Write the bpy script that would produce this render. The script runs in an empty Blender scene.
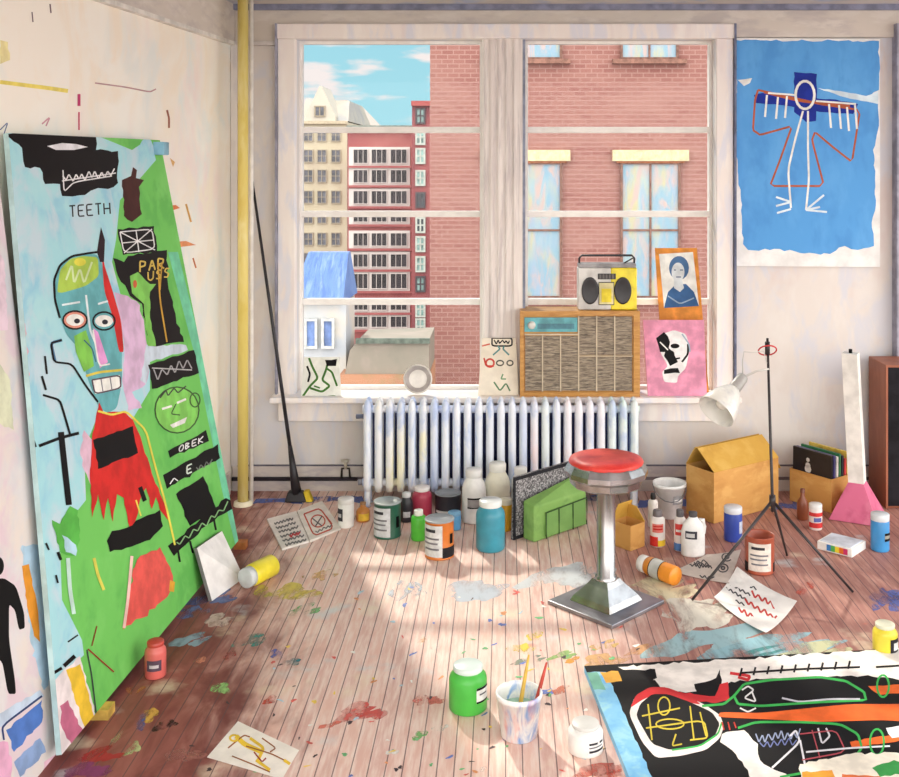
import bpy, bmesh, math, random
from mathutils import Vector, Matrix
random.seed(7)
COL = bpy.context.scene.collection
# ------------------------------------------------------------------ camera geometry
F, CX, HY, CH = 1050.0, 505.0, 165.0, 2.32          # focal length (px), vanishing point, eye height
CAM = Vector((0, 0, CH))
def ray(px, py): return Vector(((px-CX)/F, 1.0, (HY-py)/F))
def at(px, py, Y): return CAM + ray(px, py)*Y
def on_floor(px, py, z=0.0): return CAM + ray(px, py)*((CH-z)*F/(py-HY))
def on_plane(px, py, P, n):
    d = ray(px, py); return CAM + d*((P-CAM).dot(n)/d.dot(n))
def pix(p): return (CX + F*p[0]/p[1], HY - F*(p[2]-CH)/p[1])
def lin(c):
    c = c/255.0
    return c/12.92 if c <= .04045 else ((c+.055)/1.055)**2.4
TONE = 1.0                              # pigment depth of the street outside
def L3(c): return (lin(c[0])*TONE, lin(c[1])*TONE, lin(c[2])*TONE, 1)

# ------------------------------------------------------------------ materials
_mats = {}
def nt(name):
    m = bpy.data.materials.new(name); m.use_nodes = True
    t = m.node_tree; return m, t, t.nodes['Principled BSDF']
def node(t, kind, **kw):
    n = t.nodes.new(kind)
    for k, v in kw.items(): setattr(n, k, v)
    return n
def mixc(t, fac, a, b, blend='MIX'):
    n = node(t, 'ShaderNodeMix', data_type='RGBA', blend_type=blend)
    for s, v in ((0, fac), (6, a), (7, b)):
        if hasattr(v, 'is_linked'): t.links.new(v, n.inputs[s])
        else: n.inputs[s].default_value = v
    return n.outputs[2]
def noise(t, scale, detail=3, vec=(1, 1, 1), rough=.55, dist=0):
    tc = node(t, 'ShaderNodeTexCoord'); mp = node(t, 'ShaderNodeMapping')
    mp.inputs['Scale'].default_value = vec
    t.links.new(tc.outputs['Object'], mp.inputs[0])
    n = node(t, 'ShaderNodeTexNoise'); n.inputs['Scale'].default_value = scale
    n.inputs['Detail'].default_value = detail; n.inputs['Roughness'].default_value = rough
    n.inputs['Distortion'].default_value = dist
    t.links.new(mp.outputs[0], n.inputs['Vector']); return n.outputs['Fac']
def ramp(t, fac, lo, hi):
    n = node(t, 'ShaderNodeMapRange'); n.interpolation_type = 'SMOOTHSTEP'
    n.inputs[1].default_value = lo; n.inputs[2].default_value = hi
    t.links.new(fac, n.inputs[0]); return n.outputs[0]
def M(c, var=.07, rough=.6, scale=9, vec=(1, 1, 1), metal=0.0):
    """hand-painted colour c (sRGB 0-255) with brushy variation"""
    key = (tuple(c), var, rough, scale, vec, metal, TONE)
    if key in _mats: return _mats[key]
    m, t, b = nt('paint_%d_%d_%d' % tuple(c))
    a = [max(0, v*(1-var)) for v in c]; h = [min(255, v*(1+var*.8)+var*20) for v in c]
    col = mixc(t, ramp(t, noise(t, scale, 4, vec), .32, .68), L3(a), L3(h))
    t.links.new(col, b.inputs['Base Color'])
    b.inputs['Roughness'].default_value = rough; b.inputs['Metallic'].default_value = metal
    if rough > .5: b.inputs['Specular IOR Level'].default_value = .18
    _mats[key] = m; return m
def MT(c, lo=.40, hi=.62, top=.85, scale=7, vec=(1.6, .6, 1)):
    """thin, broken paint scrubbed over what lies under it"""
    key = ('thin', tuple(c), lo, hi, top, scale)
    if key in _mats: return _mats[key]
    m, t, b = nt('thin_paint_%d_%d_%d' % tuple(c)); out = t.nodes['Material Output']
    b.inputs['Base Color'].default_value = L3(c); b.inputs['Roughness'].default_value = .6
    f = node(t, 'ShaderNodeMath', operation='MULTIPLY'); t.links.new(ramp(t, noise(t, scale, 5, vec, .65, .4), lo, hi), f.inputs[0]); f.inputs[1].default_value = top
    tr = node(t, 'ShaderNodeBsdfTransparent'); mx = node(t, 'ShaderNodeMixShader')
    t.links.new(f.outputs[0], mx.inputs[0]); t.links.new(tr.outputs[0], mx.inputs[1]); t.links.new(b.outputs[0], mx.inputs[2]); t.links.new(mx.outputs[0], out.inputs[0])
    _mats[key] = m; return m
def multi(name, cols, scale, vec=(1, 1, 1), rough=.7):
    """several pigments mottled over each other"""
    m, t, b = nt(name); col = L3(cols[0])
    for i, c in enumerate(cols[1:]):
        f = ramp(t, noise(t, scale*(1+.37*i), 4, vec, .6, .3*i), .46, .66)
        col = mixc(t, f, col, L3(c))
    t.links.new(col, b.inputs['Base Color']); b.inputs['Roughness'].default_value = rough
    return m

# ------------------------------------------------------------------ mesh builder
class MB:
    def __init__(s): s.bm = bmesh.new(); s.mats = []; s.xf = None
    def mi(s, m):
        if m not in s.mats: s.mats.append(m)
        return s.mats.index(m)
    def v(s, p):
        p = Vector(p)
        return s.bm.verts.new(s.xf @ p if s.xf is not None else p)
    def face(s, pts, m, smooth=False):
        try: f = s.bm.faces.new([s.v(p) for p in pts])
        except ValueError: return
        f.material_index = s.mi(m); f.smooth = smooth; return f
    def hexa(s, b, t, m, bevel=0):
        vb = [s.v(p) for p in b]; vt = [s.v(p) for p in t]; n = len(b); fs = []
        fs.append(s.bm.faces.new(vb[::-1])); fs.append(s.bm.faces.new(vt))
        for i in range(n): fs.append(s.bm.faces.new((vb[i], vb[(i+1) % n], vt[(i+1) % n], vt[i])))
        k = s.mi(m)
        for f in fs: f.material_index = k
        if bevel:
            es = list({e for f in fs for e in f.edges})
            r = bmesh.ops.bevel(s.bm, geom=es, offset=bevel, segments=2, affect='EDGES', profile=.5)
            for f in r['faces']: f.material_index = k
    def box(s, x0, x1, y0, y1, z0, z1, m, bevel=0):
        s.hexa([(x0, y0, z0), (x1, y0, z0), (x1, y1, z0), (x0, y1, z0)],
               [(x0, y0, z1), (x1, y0, z1), (x1, y1, z1), (x0, y1, z1)], m, bevel)
    def lathe(s, prof, m, c=(0, 0, 0), seg=32, a0=0, a1=2*math.pi, smooth=True, sx=1, sy=1):
        full = abs(a1-a0-2*math.pi) < 1e-6; n = seg if full else seg+1; k = s.mi(m); rings = []
        for r, z in prof:
            if r < 1e-6: rings.append([s.v((c[0], c[1], c[2]+z))]); continue
            rings.append([s.v((c[0]+sx*r*math.sin(a0+(a1-a0)*i/seg), c[1]-sy*r*math.cos(a0+(a1-a0)*i/seg), c[2]+z)) for i in range(n)])
        for A, B in zip(rings, rings[1:]):
            for i in range(seg):
                j = (i+1) % n
                if len(A) == 1 and len(B) == 1: continue
                if len(A) == 1: q = (A[0], B[j], B[i])
                elif len(B) == 1: q = (A[i], A[j], B[0])
                else: q = (A[i], A[j], B[j], B[i])
                try: f = s.bm.faces.new(q)
                except ValueError: continue
                f.material_index = k; f.smooth = smooth
    def tube(s, pts, r, m, seg=10, cap=True):
        pts = [Vector(p) for p in pts]; k = s.mi(m); rings = []
        rs = r if isinstance(r, (list, tuple)) else [r]*len(pts)
        up = Vector((0, 0, 1))
        for i, p in enumerate(pts):
            d = (pts[min(i+1, len(pts)-1)]-pts[max(i-1, 0)]).normalized()
            a = d.cross(up)
            if a.length < .05: a = d.cross(Vector((0, 1, 0)))
            a.normalize(); b = a.cross(d)
            rings.append([s.v(p+(a*math.cos(2*math.pi*j/seg)+b*math.sin(2*math.pi*j/seg))*rs[i]) for j in range(seg)])
        for A, B in zip(rings, rings[1:]):
            for j in range(seg):
                f = s.bm.faces.new((A[j], A[(j+1) % seg], B[(j+1) % seg], B[j])); f.material_index = k; f.smooth = True
        if cap:
            for R in (rings[0], rings[-1][::-1]):
                f = s.bm.faces.new(R); f.material_index = k
    def build(s, name, parent=None, origin=None, recalc=True):
        if recalc: bmesh.ops.recalc_face_normals(s.bm, faces=s.bm.faces[:])
        root = parent
        while root is not None and root.parent is not None: root = root.parent
        org = Vector(root.location) if root is not None else Vector(origin or (0, 0, 0))
        bmesh.ops.translate(s.bm, verts=s.bm.verts[:], vec=-org)
        me = bpy.data.meshes.new(name); s.bm.to_mesh(me); s.bm.free()
        for m in s.mats: me.materials.append(m)
        o = bpy.data.objects.new(name, me); COL.objects.link(o)
        if parent is not None: o.parent = parent
        else: o.location = org
        return o
def thing(name, label, cat, loc, group=None):
    o = bpy.data.objects.new(name, None); COL.objects.link(o); o.location = loc
    o.empty_display_size = .05; tag(o, label, cat, group); return o
def tag(o, label, cat, group=None):
    o['label'] = label; o['category'] = cat
    if group: o['group'] = group
    return o
def struct(o): o['kind'] = 'structure'; return o

# ------------------------------------------------------------------ painted marks on flat panels
FONT = {'A': [[(0, 0), (.5, 1), (1, 0)], [(.2, .4), (.8, .4)]], 'B': [[(0, 0), (0, 1), (.8, .8), (.1, .5), (.9, .25), (0, 0)]],
 'E': [[(1, 1), (0, 1), (0, 0), (1, 0)], [(0, .5), (.8, .5)]], 'H': [[(0, 0), (0, 1)], [(1, 0), (1, 1)], [(0, .5), (1, .5)]],
 'K': [[(0, 0), (0, 1)], [(1, 1), (0, .5), (1, 0)]], 'O': [[(.5, 1), (0, .6), (.1, .1), (.6, 0), (1, .4), (.9, .9), (.5, 1)]],
 'P': [[(0, 0), (0, 1), (.9, .85), (.8, .5), (0, .45)]], 'R': [[(0, 0), (0, 1), (.9, .85), (.8, .5), (0, .45), (1, 0)]],
 'S': [[(1, .9), (.4, 1), (.1, .7), (.9, .35), (.6, 0), (0, .1)]], 'T': [[(0, 1), (1, 1)], [(.5, 1), (.5, 0)]],
 'U': [[(0, 1), (.05, .2), (.5, 0), (.95, .2), (1, 1)]], 'X': [[(0, 0), (1, 1)], [(0, 1), (1, 0)]], 'M': [[(0, 0), (0, 1), (.5, .4), (1, 1), (1, 0)]],
 'N': [[(0, 0), (0, 1), (1, 0), (1, 1)]], 'Y': [[(0, 1), (.5, .5), (1, 1)], [(.5, .5), (.5, 0)]]}
def word(txt, x, y, w, h, c, lw, dx=(1, 0), dy=(0, -1)):
    """strokes spelling txt from lower left pixel (x, y); w = advance per letter"""
    out = []
    for i, ch in enumerate(txt):
        for st in FONT.get(ch, []):
            out.append(('s', c, lw, [(x+dx[0]*(i*w+u*w*.68)+dy[0]*v*h, y+dx[1]*(i*w+u*w*.68)+dy[1]*v*h) for u, v in st]))
    return out
def scrawl(x0, y0, x1, y1, c, lw, n=10, amp=4, seed=1):
    r = random.Random(seed); pts = []
    for i in range(n+1):
        t = i/n; pts.append((x0+(x1-x0)*t+r.uniform(-.6, .6), y0+(y1-y0)*t+(amp if i % 2 else -amp)*r.uniform(.4, 1)))
    return [('s', c, lw, pts)]
def ell(cx, cy, rx, ry, n=18, rot=0, a0=0, a1=360):
    out = []
    for i in range(n+1):
        a = math.radians(a0+(a1-a0)*i/n); x, y = rx*math.cos(a), ry*math.sin(a)
        out.append((cx+x*math.cos(rot)-y*math.sin(rot), cy+x*math.sin(rot)+y*math.cos(rot)))
    return out
def clip_poly(poly, clip):
    area = sum(clip[i][0]*clip[(i+1) % len(clip)][1]-clip[(i+1) % len(clip)][0]*clip[i][1] for i in range(len(clip)))
    sg = 1 if area > 0 else -1; out = list(poly)
    for i in range(len(clip)):
        a, b = clip[i], clip[(i+1) % len(clip)]; src, out = out, []
        side = lambda p: sg*((b[0]-a[0])*(p[1]-a[1])-(b[1]-a[1])*(p[0]-a[0]))
        for j in range(len(src)):
            p, q = src[j-1], src[j]; sp, sq = side(p), side(q)
            if (sp >= 0) != (sq >= 0):
                t = sp/(sp-sq); out.append((p[0]+(q[0]-p[0])*t, p[1]+(q[1]-p[1])*t))
            if sq >= 0: out.append(q)
        if not out: return []
    res = []
    for p in out:
        if not res or abs(p[0]-res[-1][0])+abs(p[1]-res[-1][1]) > 1e-4: res.append(p)
    if len(res) > 2 and abs(res[0][0]-res[-1][0])+abs(res[0][1]-res[-1][1]) < 1e-4: res.pop()
    return res
def rough_edge(poly, amp, seed):
    """ragged, brush-torn outline"""
    r = random.Random(seed); out = []
    for i in range(len(poly)):
        a, b = poly[i], poly[(i+1) % len(poly)]
        n = max(1, int(math.dist(a, b)/5)); out.append(a)
        for k in range(1, n):
            t = k/n; out.append((a[0]+(b[0]-a[0])*t+r.uniform(-amp, amp), a[1]+(b[1]-a[1])*t+r.uniform(-amp, amp)))
    return out
def soft(pts, closed, k=.13, it=2):
    """round the corners of a hand-drawn line"""
    for _ in range(it):
        out = [] if closed else [pts[0]]; n = len(pts)
        for i in (range(n) if closed else range(1, n-1)):
            a, b, c = pts[i-1], pts[i], pts[(i+1) % n]
            out += [(b[0]+(a[0]-b[0])*k, b[1]+(a[1]-b[1])*k), (b[0]+(c[0]-b[0])*k, b[1]+(c[1]-b[1])*k)]
        pts = out if closed else out+[pts[-1]]
    return pts
def art(mb, P, n, clip, ops, step=.00002, start=.0004):
    """marks given on the picture are laid on the plane (P, n) of a real panel"""
    P = Vector(P); n = Vector(n).normalized(); off = start
    def put(poly, c, o):
        poly = clip_poly(poly, clip) if clip else poly
        if len(poly) < 3: return
        mb.face([on_plane(x, y, P+n*o, n) for x, y in poly], c)
    for i, op in enumerate(ops):
        off += step; c = op[1] if not isinstance(op[1], tuple) else M(op[1], .07, .6, 10)
        if op[0] == 'p': put(soft(op[2], True) if 6 < len(op[2]) < 20 else op[2], c, off)
        elif op[0] == 'r': put(rough_edge(op[2], op[3] if len(op) > 3 else 1.2, i), c, off)
        else:
            pts = op[3] if not 2 < len(op[3]) < 19 else soft(op[3], False) if len(op[3]) < 10 else soft(op[3], False, .08, 1); w = op[2]/2; lft = []; rgt = []
            for j, p in enumerate(pts):
                a = pts[max(j-1, 0)]; b = pts[min(j+1, len(pts)-1)]
                dx, dy = b[0]-a[0], b[1]-a[1]; l = math.hypot(dx, dy) or 1
                lft.append((p[0]-dy/l*w, p[1]+dx/l*w)); rgt.append((p[0]+dy/l*w, p[1]-dx/l*w))
            for j in range(len(pts)-1): put([lft[j], lft[j+1], rgt[j+1], rgt[j]], c, off+j*2e-6)
def panel(mb, TL, TR, BR, BL, th, mf, ms=None):
    q = [Vector(p) for p in (TL, TR, BR, BL)]; n = (q[3]-q[0]).cross(q[1]-q[0]).normalized()
    if n.dot(CAM-q[0]) < 0: n = -n
    back = [p-n*th for p in q]; ms = ms or mf
    mb.face(q, mf); mb.face(back[::-1], ms)
    for i in range(4): mb.face([q[i], back[i], back[(i+1) % 4], q[(i+1) % 4]], ms)
    return q[0], n, [pix(p) for p in q]

BLK, WHT, RED, GRN = (10, 9, 12), (238, 238, 232), (205, 45, 42), (112, 200, 88)

# ================================================================== SETTING
YB, YG = 7.5, 7.62                      # window wall, glass
WL = lambda Y: -1.95-.0371*(YB-Y)       # left wall, slightly splayed
ZC = 3.46
# ---- floor
def floor_material():
    m, t, b = nt('floor_boards'); tc = node(t, 'ShaderNodeTexCoord'); sp = node(t, 'ShaderNodeSeparateXYZ')
    t.links.new(tc.outputs['Object'], sp.inputs[0])
    def math_(op, a, bb=None):
        n = node(t, 'ShaderNodeMath', operation=op)
        for i, v in enumerate((a, bb)):
            if v is None: continue
            if hasattr(v, 'is_linked'): t.links.new(v, n.inputs[i])
            else: n.inputs[i].default_value = v
        return n.outputs[0]
    X, Y = sp.outputs[0], sp.outputs[1]
    u = math_('DIVIDE', X, .066); fr = math_('FRACT', u); idx = math_('FLOOR', u)
    wn = node(t, 'ShaderNodeTexWhiteNoise', noise_dimensions='1D'); t.links.new(idx, wn.inputs['W'])
    grain = noise(t, 5, 5, (9, .9, 1), .65)
    big = noise(t, 1.3, 3, (1, .7, 1)); mid = noise(t, 4.5, 4, (1.6, .6, 1), .6, .5)
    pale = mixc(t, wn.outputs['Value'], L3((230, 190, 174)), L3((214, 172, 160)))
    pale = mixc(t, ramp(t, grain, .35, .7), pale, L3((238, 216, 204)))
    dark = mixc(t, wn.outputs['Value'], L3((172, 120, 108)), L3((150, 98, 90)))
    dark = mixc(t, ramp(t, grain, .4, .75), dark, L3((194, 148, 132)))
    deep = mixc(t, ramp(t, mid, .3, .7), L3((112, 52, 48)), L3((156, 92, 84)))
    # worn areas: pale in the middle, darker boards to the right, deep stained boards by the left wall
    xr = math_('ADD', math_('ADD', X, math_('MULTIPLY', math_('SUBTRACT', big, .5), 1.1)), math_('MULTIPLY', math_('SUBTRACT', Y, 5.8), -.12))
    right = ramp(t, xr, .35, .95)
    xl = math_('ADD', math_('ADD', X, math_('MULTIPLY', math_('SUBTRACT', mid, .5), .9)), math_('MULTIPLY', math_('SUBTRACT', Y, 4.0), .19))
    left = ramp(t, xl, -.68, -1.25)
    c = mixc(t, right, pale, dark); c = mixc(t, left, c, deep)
    # thin paint scrubbed over the boards
    for sc, th, colr, seed in ((2.6, .60, (232, 220, 190), 3), (3.1, .62, (200, 216, 220), 9), (6.5, .67, (214, 110, 90), 5)):
        tcn = node(t, 'ShaderNodeMapping'); tcn.inputs['Location'].default_value = (seed*3.1, seed*1.7, 0)
        t.links.new(tc.outputs['Object'], tcn.inputs[0]); nn = node(t, 'ShaderNodeTexNoise')
        nn.inputs['Scale'].default_value = sc; nn.inputs['Detail'].default_value = 5
        t.links.new(tcn.outputs[0], nn.inputs['Vector'])
        f = math_('MULTIPLY', ramp(t, nn.outputs['Fac'], th, th+.12), .6); c = mixc(t, f, c, L3(colr))
    gap = math_('LESS_THAN', math_('ADD', fr, math_('MULTIPLY', grain, .06)), .105)
    c = mixc(t, math_('MULTIPLY', gap, .8), c, L3((88, 62, 66)))
    t.links.new(c, b.inputs['Base Color']); b.inputs['Roughness'].default_value = .55
    return m
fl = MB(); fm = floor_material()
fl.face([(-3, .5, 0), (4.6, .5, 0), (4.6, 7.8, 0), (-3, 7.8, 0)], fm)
def blob(cx, cy, rx, ry, seed, rot=0, n=26):
    r = random.Random(seed); p = [r.uniform(0, 6.28) for _ in range(4)]; out = []
    for k in range(n):
        a = 2*math.pi*k/n; q = .85+.22*math.sin(2*a+p[0])+.14*math.sin(3*a+p[1])+.10*math.sin(5*a+p[2])+.06*math.sin(8*a+p[3])
        x, y = rx*q*math.cos(a), ry*q*math.sin(a); out.append((cx+x*math.cos(rot)-y*math.sin(rot), cy+x*math.sin(rot)+y*math.cos(rot)))
    return out
spl = [(290, 592, 24, 8, (222, 205, 90)), (318, 575, 14, 5, (230, 190, 120)), (262, 592, 12, 6, (196, 184, 92)), (246, 640, 18, 5, (70, 150, 140)), (300, 610, 16, 5, (120, 190, 120)),
 (278, 655, 9, 6, (96, 110, 190)), (292, 662, 9, 5, (40, 130, 140)), (221, 688, 9, 8, (160, 215, 130)), (120, 745, 16, 11, (200, 215, 150)),
 (95, 755, 22, 6, (175, 50, 50)), (150, 715, 10, 7, (226, 176, 80)), (140, 722, 8, 8, (90, 100, 160)), (165, 725, 12, 6, (46, 28, 30)), (135, 690, 9, 5, (216, 130, 60)),
 (355, 712, 26, 8, (212, 82, 74)), (330, 725, 12, 3, (222, 120, 100)), (420, 735, 10, 4, (120, 190, 110)), (440, 728, 8, 4, (236, 236, 230)), (425, 700, 16, 5, (216, 120, 104)),
 (520, 648, 14, 5, (236, 214, 70)), (535, 636, 8, 6, (236, 214, 70)), (525, 660, 16, 3, (130, 150, 130)), (436, 648, 6, 3, (160, 190, 190)), (422, 640, 6, 3, (220, 170, 90)),
 (548, 692, 7, 4, (110, 140, 220)), (572, 660, 8, 3, (228, 160, 50)), (600, 660, 22, 6, (226, 180, 120)), (600, 645, 14, 4, (226, 190, 110)), (640, 650, 20, 4, (222, 170, 120)),
 (500, 740, 12, 4, (60, 110, 200)), (700, 640, 60, 13, (166, 206, 214)), (760, 648, 66, 12, (156, 202, 214)), (800, 652, 40, 8, (214, 214, 170)), (752, 652, 26, 3, (70, 150, 150)),
 (636, 590, 50, 13, (236, 226, 190)), (690, 612, 36, 16, (232, 228, 214)), (560, 575, 40, 12, (214, 222, 226)), (470, 590, 30, 10, (196, 208, 220)), (405, 590, 16, 12, (190, 204, 216)),  # cream patches by the stool: thin paint, with the sunlit strip painted in
 (884, 598, 16, 13, (92, 104, 170)), (805, 588, 10, 6, (206, 96, 80)), (725, 513, 10, 5, (80, 100, 170)), (560, 690, 10, 4, (210, 120, 90)), (270, 700, 9, 4, (206, 80, 60)),
 (185, 640, 20, 5, (150, 180, 200)), (215, 620, 14, 6, (214, 190, 180)), (200, 660, 6, 4, (226, 150, 120)), (230, 655, 8, 4, (180, 70, 60)), (205, 598, 26, 5, (96, 116, 168)), (190, 612, 16, 5, (110, 130, 180)),
 (82, 770, 26, 6, (140, 60, 110)), (180, 755, 20, 6, (170, 110, 100)), (560, 655, 14, 3, (150, 190, 110)), (480, 770, 8, 3, (236, 236, 230)), (392, 752, 7, 3, (236, 236, 230)), (600, 770, 30, 8, (196, 84, 66))]
ops = []
for i, (x, y, rx, ry, c) in enumerate(spl):
    for k in range(2 if rx > 12 else 1):
        ops.append(('p', MT(c) if rx < 20 else MT(c, .32, .6, .85, 4), blob(x+(k*rx*.7), y+k*ry*.3, rx*(1-.35*k), ry*(1-.3*k), i*3+k, -.25)))
r = random.Random(3)
for i in range(190):
    x, y = r.uniform(90, 640), r.uniform(585, 776)
    if x < 330-(y-585)*.9: continue
    c = r.choice([(238, 234, 226), (214, 90, 80), (232, 200, 80), (96, 120, 190), (110, 180, 120), (226, 150, 90), (60, 40, 44), (170, 200, 214)])
    ops.append(('p', M(c, .1, .5, 20), blob(x, y, r.uniform(1, 4.5), r.uniform(.7, 1.8), 900+i, r.uniform(-.6, .3))))
# blue paint along the foot of the window wall and pale scrubbed streaks running with the boards
for i, (x0, x1, ya, yb_) in enumerate([(256, 300, 499, 504), (310, 362, 497, 503), (640, 700, 500, 508), (700, 735, 505, 514), (776, 800, 503, 510), (540, 600, 496, 501), (860, 899, 497, 503)]):
    ops.append(('r', MT((86, 110, 182), .3, .55), [(x0, ya), (x1, ya-1), (x1+3, yb_), ((x0+x1)/2, yb_-2), (x0-4, yb_)], .8))
art(fl, (0, 0, 0), (0, 0, 1), None, ops, step=4e-6, start=.0005)
floor = struct(fl.build('floor', recalc=False))
# ---- left wall
mwl = multi('plaster_cream', [(252, 247, 234), (248, 232, 226), (252, 250, 240), (238, 242, 236), (250, 240, 222)], 1.1, (1, 1, .8))
wl = MB(); y0 = .6
wl.hexa([(WL(y0), y0, 0), (WL(7.8), 7.8, 0), (WL(7.8)-.15, 7.8, 0), (WL(y0)-.15, y0, 0)],
        [(WL(y0), y0, ZC+.05), (WL(7.8), 7.8, ZC+.05), (WL(7.8)-.15, 7.8, ZC+.05), (WL(y0)-.15, y0, ZC+.05)], mwl)
nl = Vector((1, -.0371, 0)).normalized()
wops = [('s', (238, 222, 110), 4, [(0, 82), (24, 85), (48, 88), (68, 91)]), ('r', (244, 232, 170), [(0, 40), (8, 42), (10, 60), (0, 64)]),
 ('p', (226, 130, 80), [(162, 206), (176, 205), (180, 208), (170, 211), (163, 210)]), ('p', (232, 150, 100), [(171, 242), (186, 241), (196, 245), (180, 247)]),
 ('s', (150, 90, 70), 2, [(167, 110), (169, 118), (169, 128)]), ('s', (220, 170, 90), 2, [(186, 204), (191, 222)]), ('s', (190, 60, 110), 3, [(79, 94), (79, 106)]),
 ('s', (200, 80, 110), 1.6, [(79, 112), (79, 130)]), ('s', (190, 150, 150), 1.4, [(95, 83), (125, 87), (150, 92), (156, 89)]), ('s', (90, 110, 150), 1, [(0, 130), (8, 122), (4, 134)]),
 ('p', (228, 180, 110), [(170, 158), (175, 162), (173, 167)]), ('s', (200, 120, 70), 1.6, [(193, 258), (196, 268)]), ('s', (120, 100, 110), 1.4, [(50, 4), (51, 13)]),
 ('s', (120, 100, 110), 1.2, [(32, 12), (33, 22)]), ('s', (200, 150, 160), 1.5, [(42, 124), (50, 117), (46, 126)]), ('s', (90, 70, 70), 1, [(183, 316), (185, 322)])]
art(wl, (WL(5), 5, 1), nl, None, wops, start=.0006)
struct(wl.build('wall_left', recalc=False))
# ---- window wall with two openings
OX0, OX1, OZ0, OZ1 = -1.485, 1.495, .66, 3.215
W2 = (2.905, 4.3)
mwb = multi('plaster_grey', [(224, 217, 211), (218, 205, 200), (228, 223, 218), (214, 214, 220)], 1.9, (1.5, 1, .7))
wb = MB()
for x0, x1, z0, z1 in [(-2.2, OX0, 0, ZC+.05), (OX0, OX1, 0, OZ0), (OX0, OX1, OZ1, ZC+.05), (OX1, W2[0], 0, ZC+.05), (W2[0], W2[1], 0, OZ0), (W2[0], W2[1], OZ1, ZC+.05), (W2[1], 4.6, 0, ZC+.05)]:
    wb.box(x0, x1, YB, YB+.25, z0, z1, mwb)
struct(wb.build('wall_back'))
# ---- ceiling, cornice, baseboards
mce = multi('ceiling_grey', [(206, 198, 192), (190, 184, 184), (176, 184, 206)], 2.2)
ce = MB(); ce.box(-2.6, 4.6, .8, 7.75, ZC, ZC+.12, mce); struct(ce.build('ceiling'))
mco = multi('cornice_paint', [(214, 205, 194), (200, 191, 185), (222, 214, 204)], 3, (1, 1, 3))
co = MB()
co.box(WL(YB), OX0-.15, YB-.03, YB-.001, 3.19, ZC, mco); co.box(OX0-.15, OX1+.12, YB-.03, YB-.001, 3.32, ZC, mco); co.box(OX1+.12, 4.55, YB-.03, YB-.001, 3.23, ZC, mco)
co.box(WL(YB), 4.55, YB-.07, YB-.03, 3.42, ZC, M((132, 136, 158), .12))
co.box(WL(YB), OX0-.15, YB-.05, YB-.001, 3.17, 3.20, M((214, 208, 204)))
struct(co.build('trim_1'))
cl = MB()
cl.hexa([(WL(1)+.001, 1, 3.08), (WL(1)+.03, 1, 3.08), (WL(7.46)+.03, 7.46, 3.19), (WL(7.46)+.001, 7.46, 3.19)], [(WL(1)+.001, 1, ZC), (WL(1)+.03, 1, ZC), (WL(7.46)+.03, 7.46, ZC), (WL(7.46)+.001, 7.46, ZC)], mco)
cl.hexa([(WL(1)+.001, 1, 3.06), (WL(1)+.04, 1, 3.06), (WL(7.46)+.04, 7.46, 3.17), (WL(7.46)+.001, 7.46, 3.17)], [(WL(1)+.001, 1, 3.085), (WL(1)+.04, 1, 3.085), (WL(7.46)+.04, 7.46, 3.195), (WL(7.46)+.001, 7.46, 3.195)], M((226, 222, 214)))
struct(cl.build('trim_2'))
bb = MB(); mbb = multi('baseboard_paint', [(208, 198, 192), (190, 182, 184), (218, 210, 202)], 3, (1, 1, 3))
bb.box(WL(YB)+.01, 4.55, YB-.03, YB-.001, 0, .078, mbb); bb.box(WL(YB)+.01, 4.55, YB-.022, YB-.001, .1, .175, mbb)
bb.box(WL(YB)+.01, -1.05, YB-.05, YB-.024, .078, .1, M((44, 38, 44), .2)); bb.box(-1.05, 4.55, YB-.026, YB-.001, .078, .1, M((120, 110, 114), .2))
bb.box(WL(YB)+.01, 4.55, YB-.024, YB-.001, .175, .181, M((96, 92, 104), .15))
struct(bb.build('baseboard_back'))
bl = MB(); bl.hexa([(WL(1)+.001, 1, 0), (WL(1)+.02, 1, 0), (WL(7.4)+.02, 7.4, 0), (WL(7.4)+.001, 7.4, 0)], [(WL(1)+.001, 1, .16), (WL(1)+.02, 1, .16), (WL(7.4)+.02, 7.4, .16), (WL(7.4)+.001, 7.4, .16)], mbb)
struct(bl.build('baseboard_left'))
# corner board beside the pipe
ct = MB(); ct.box(WL(YB)+.002, WL(YB)+.045, YB-.04, YB-.001, .18, 3.17, multi('corner_white', [(232, 226, 220), (206, 202, 204)], 3, (1, 1, .4))); struct(ct.build('trim_3'))

# ---- windows
mfr = multi('window_paint', [(246, 238, 232), (238, 228, 226), (250, 244, 238), (230, 230, 238)], 2.5, (2, 1, .5))
mfw = M((250, 246, 241), .03); mmu = multi('mullion_paint', [(234, 226, 221), (208, 200, 199), (244, 238, 233)], 6, (4, 1, .25))
def glass_mat():
    m, t, b = nt('window_glass'); out = t.nodes['Material Output']
    tr = node(t, 'ShaderNodeBsdfTransparent'); gl = node(t, 'ShaderNodeBsdfGlossy'); gl.inputs['Roughness'].default_value = .03
    mx = node(t, 'ShaderNodeMixShader'); fr = node(t, 'ShaderNodeFresnel'); fr.inputs[0].default_value = 1.25
    t.links.new(fr.outputs[0], mx.inputs[0]); t.links.new(tr.outputs[0], mx.inputs[1]); t.links.new(gl.outputs[0], mx.inputs[2])
    t.links.new(mx.outputs[0], out.inputs[0]); return m
MGL = glass_mat()
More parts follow.
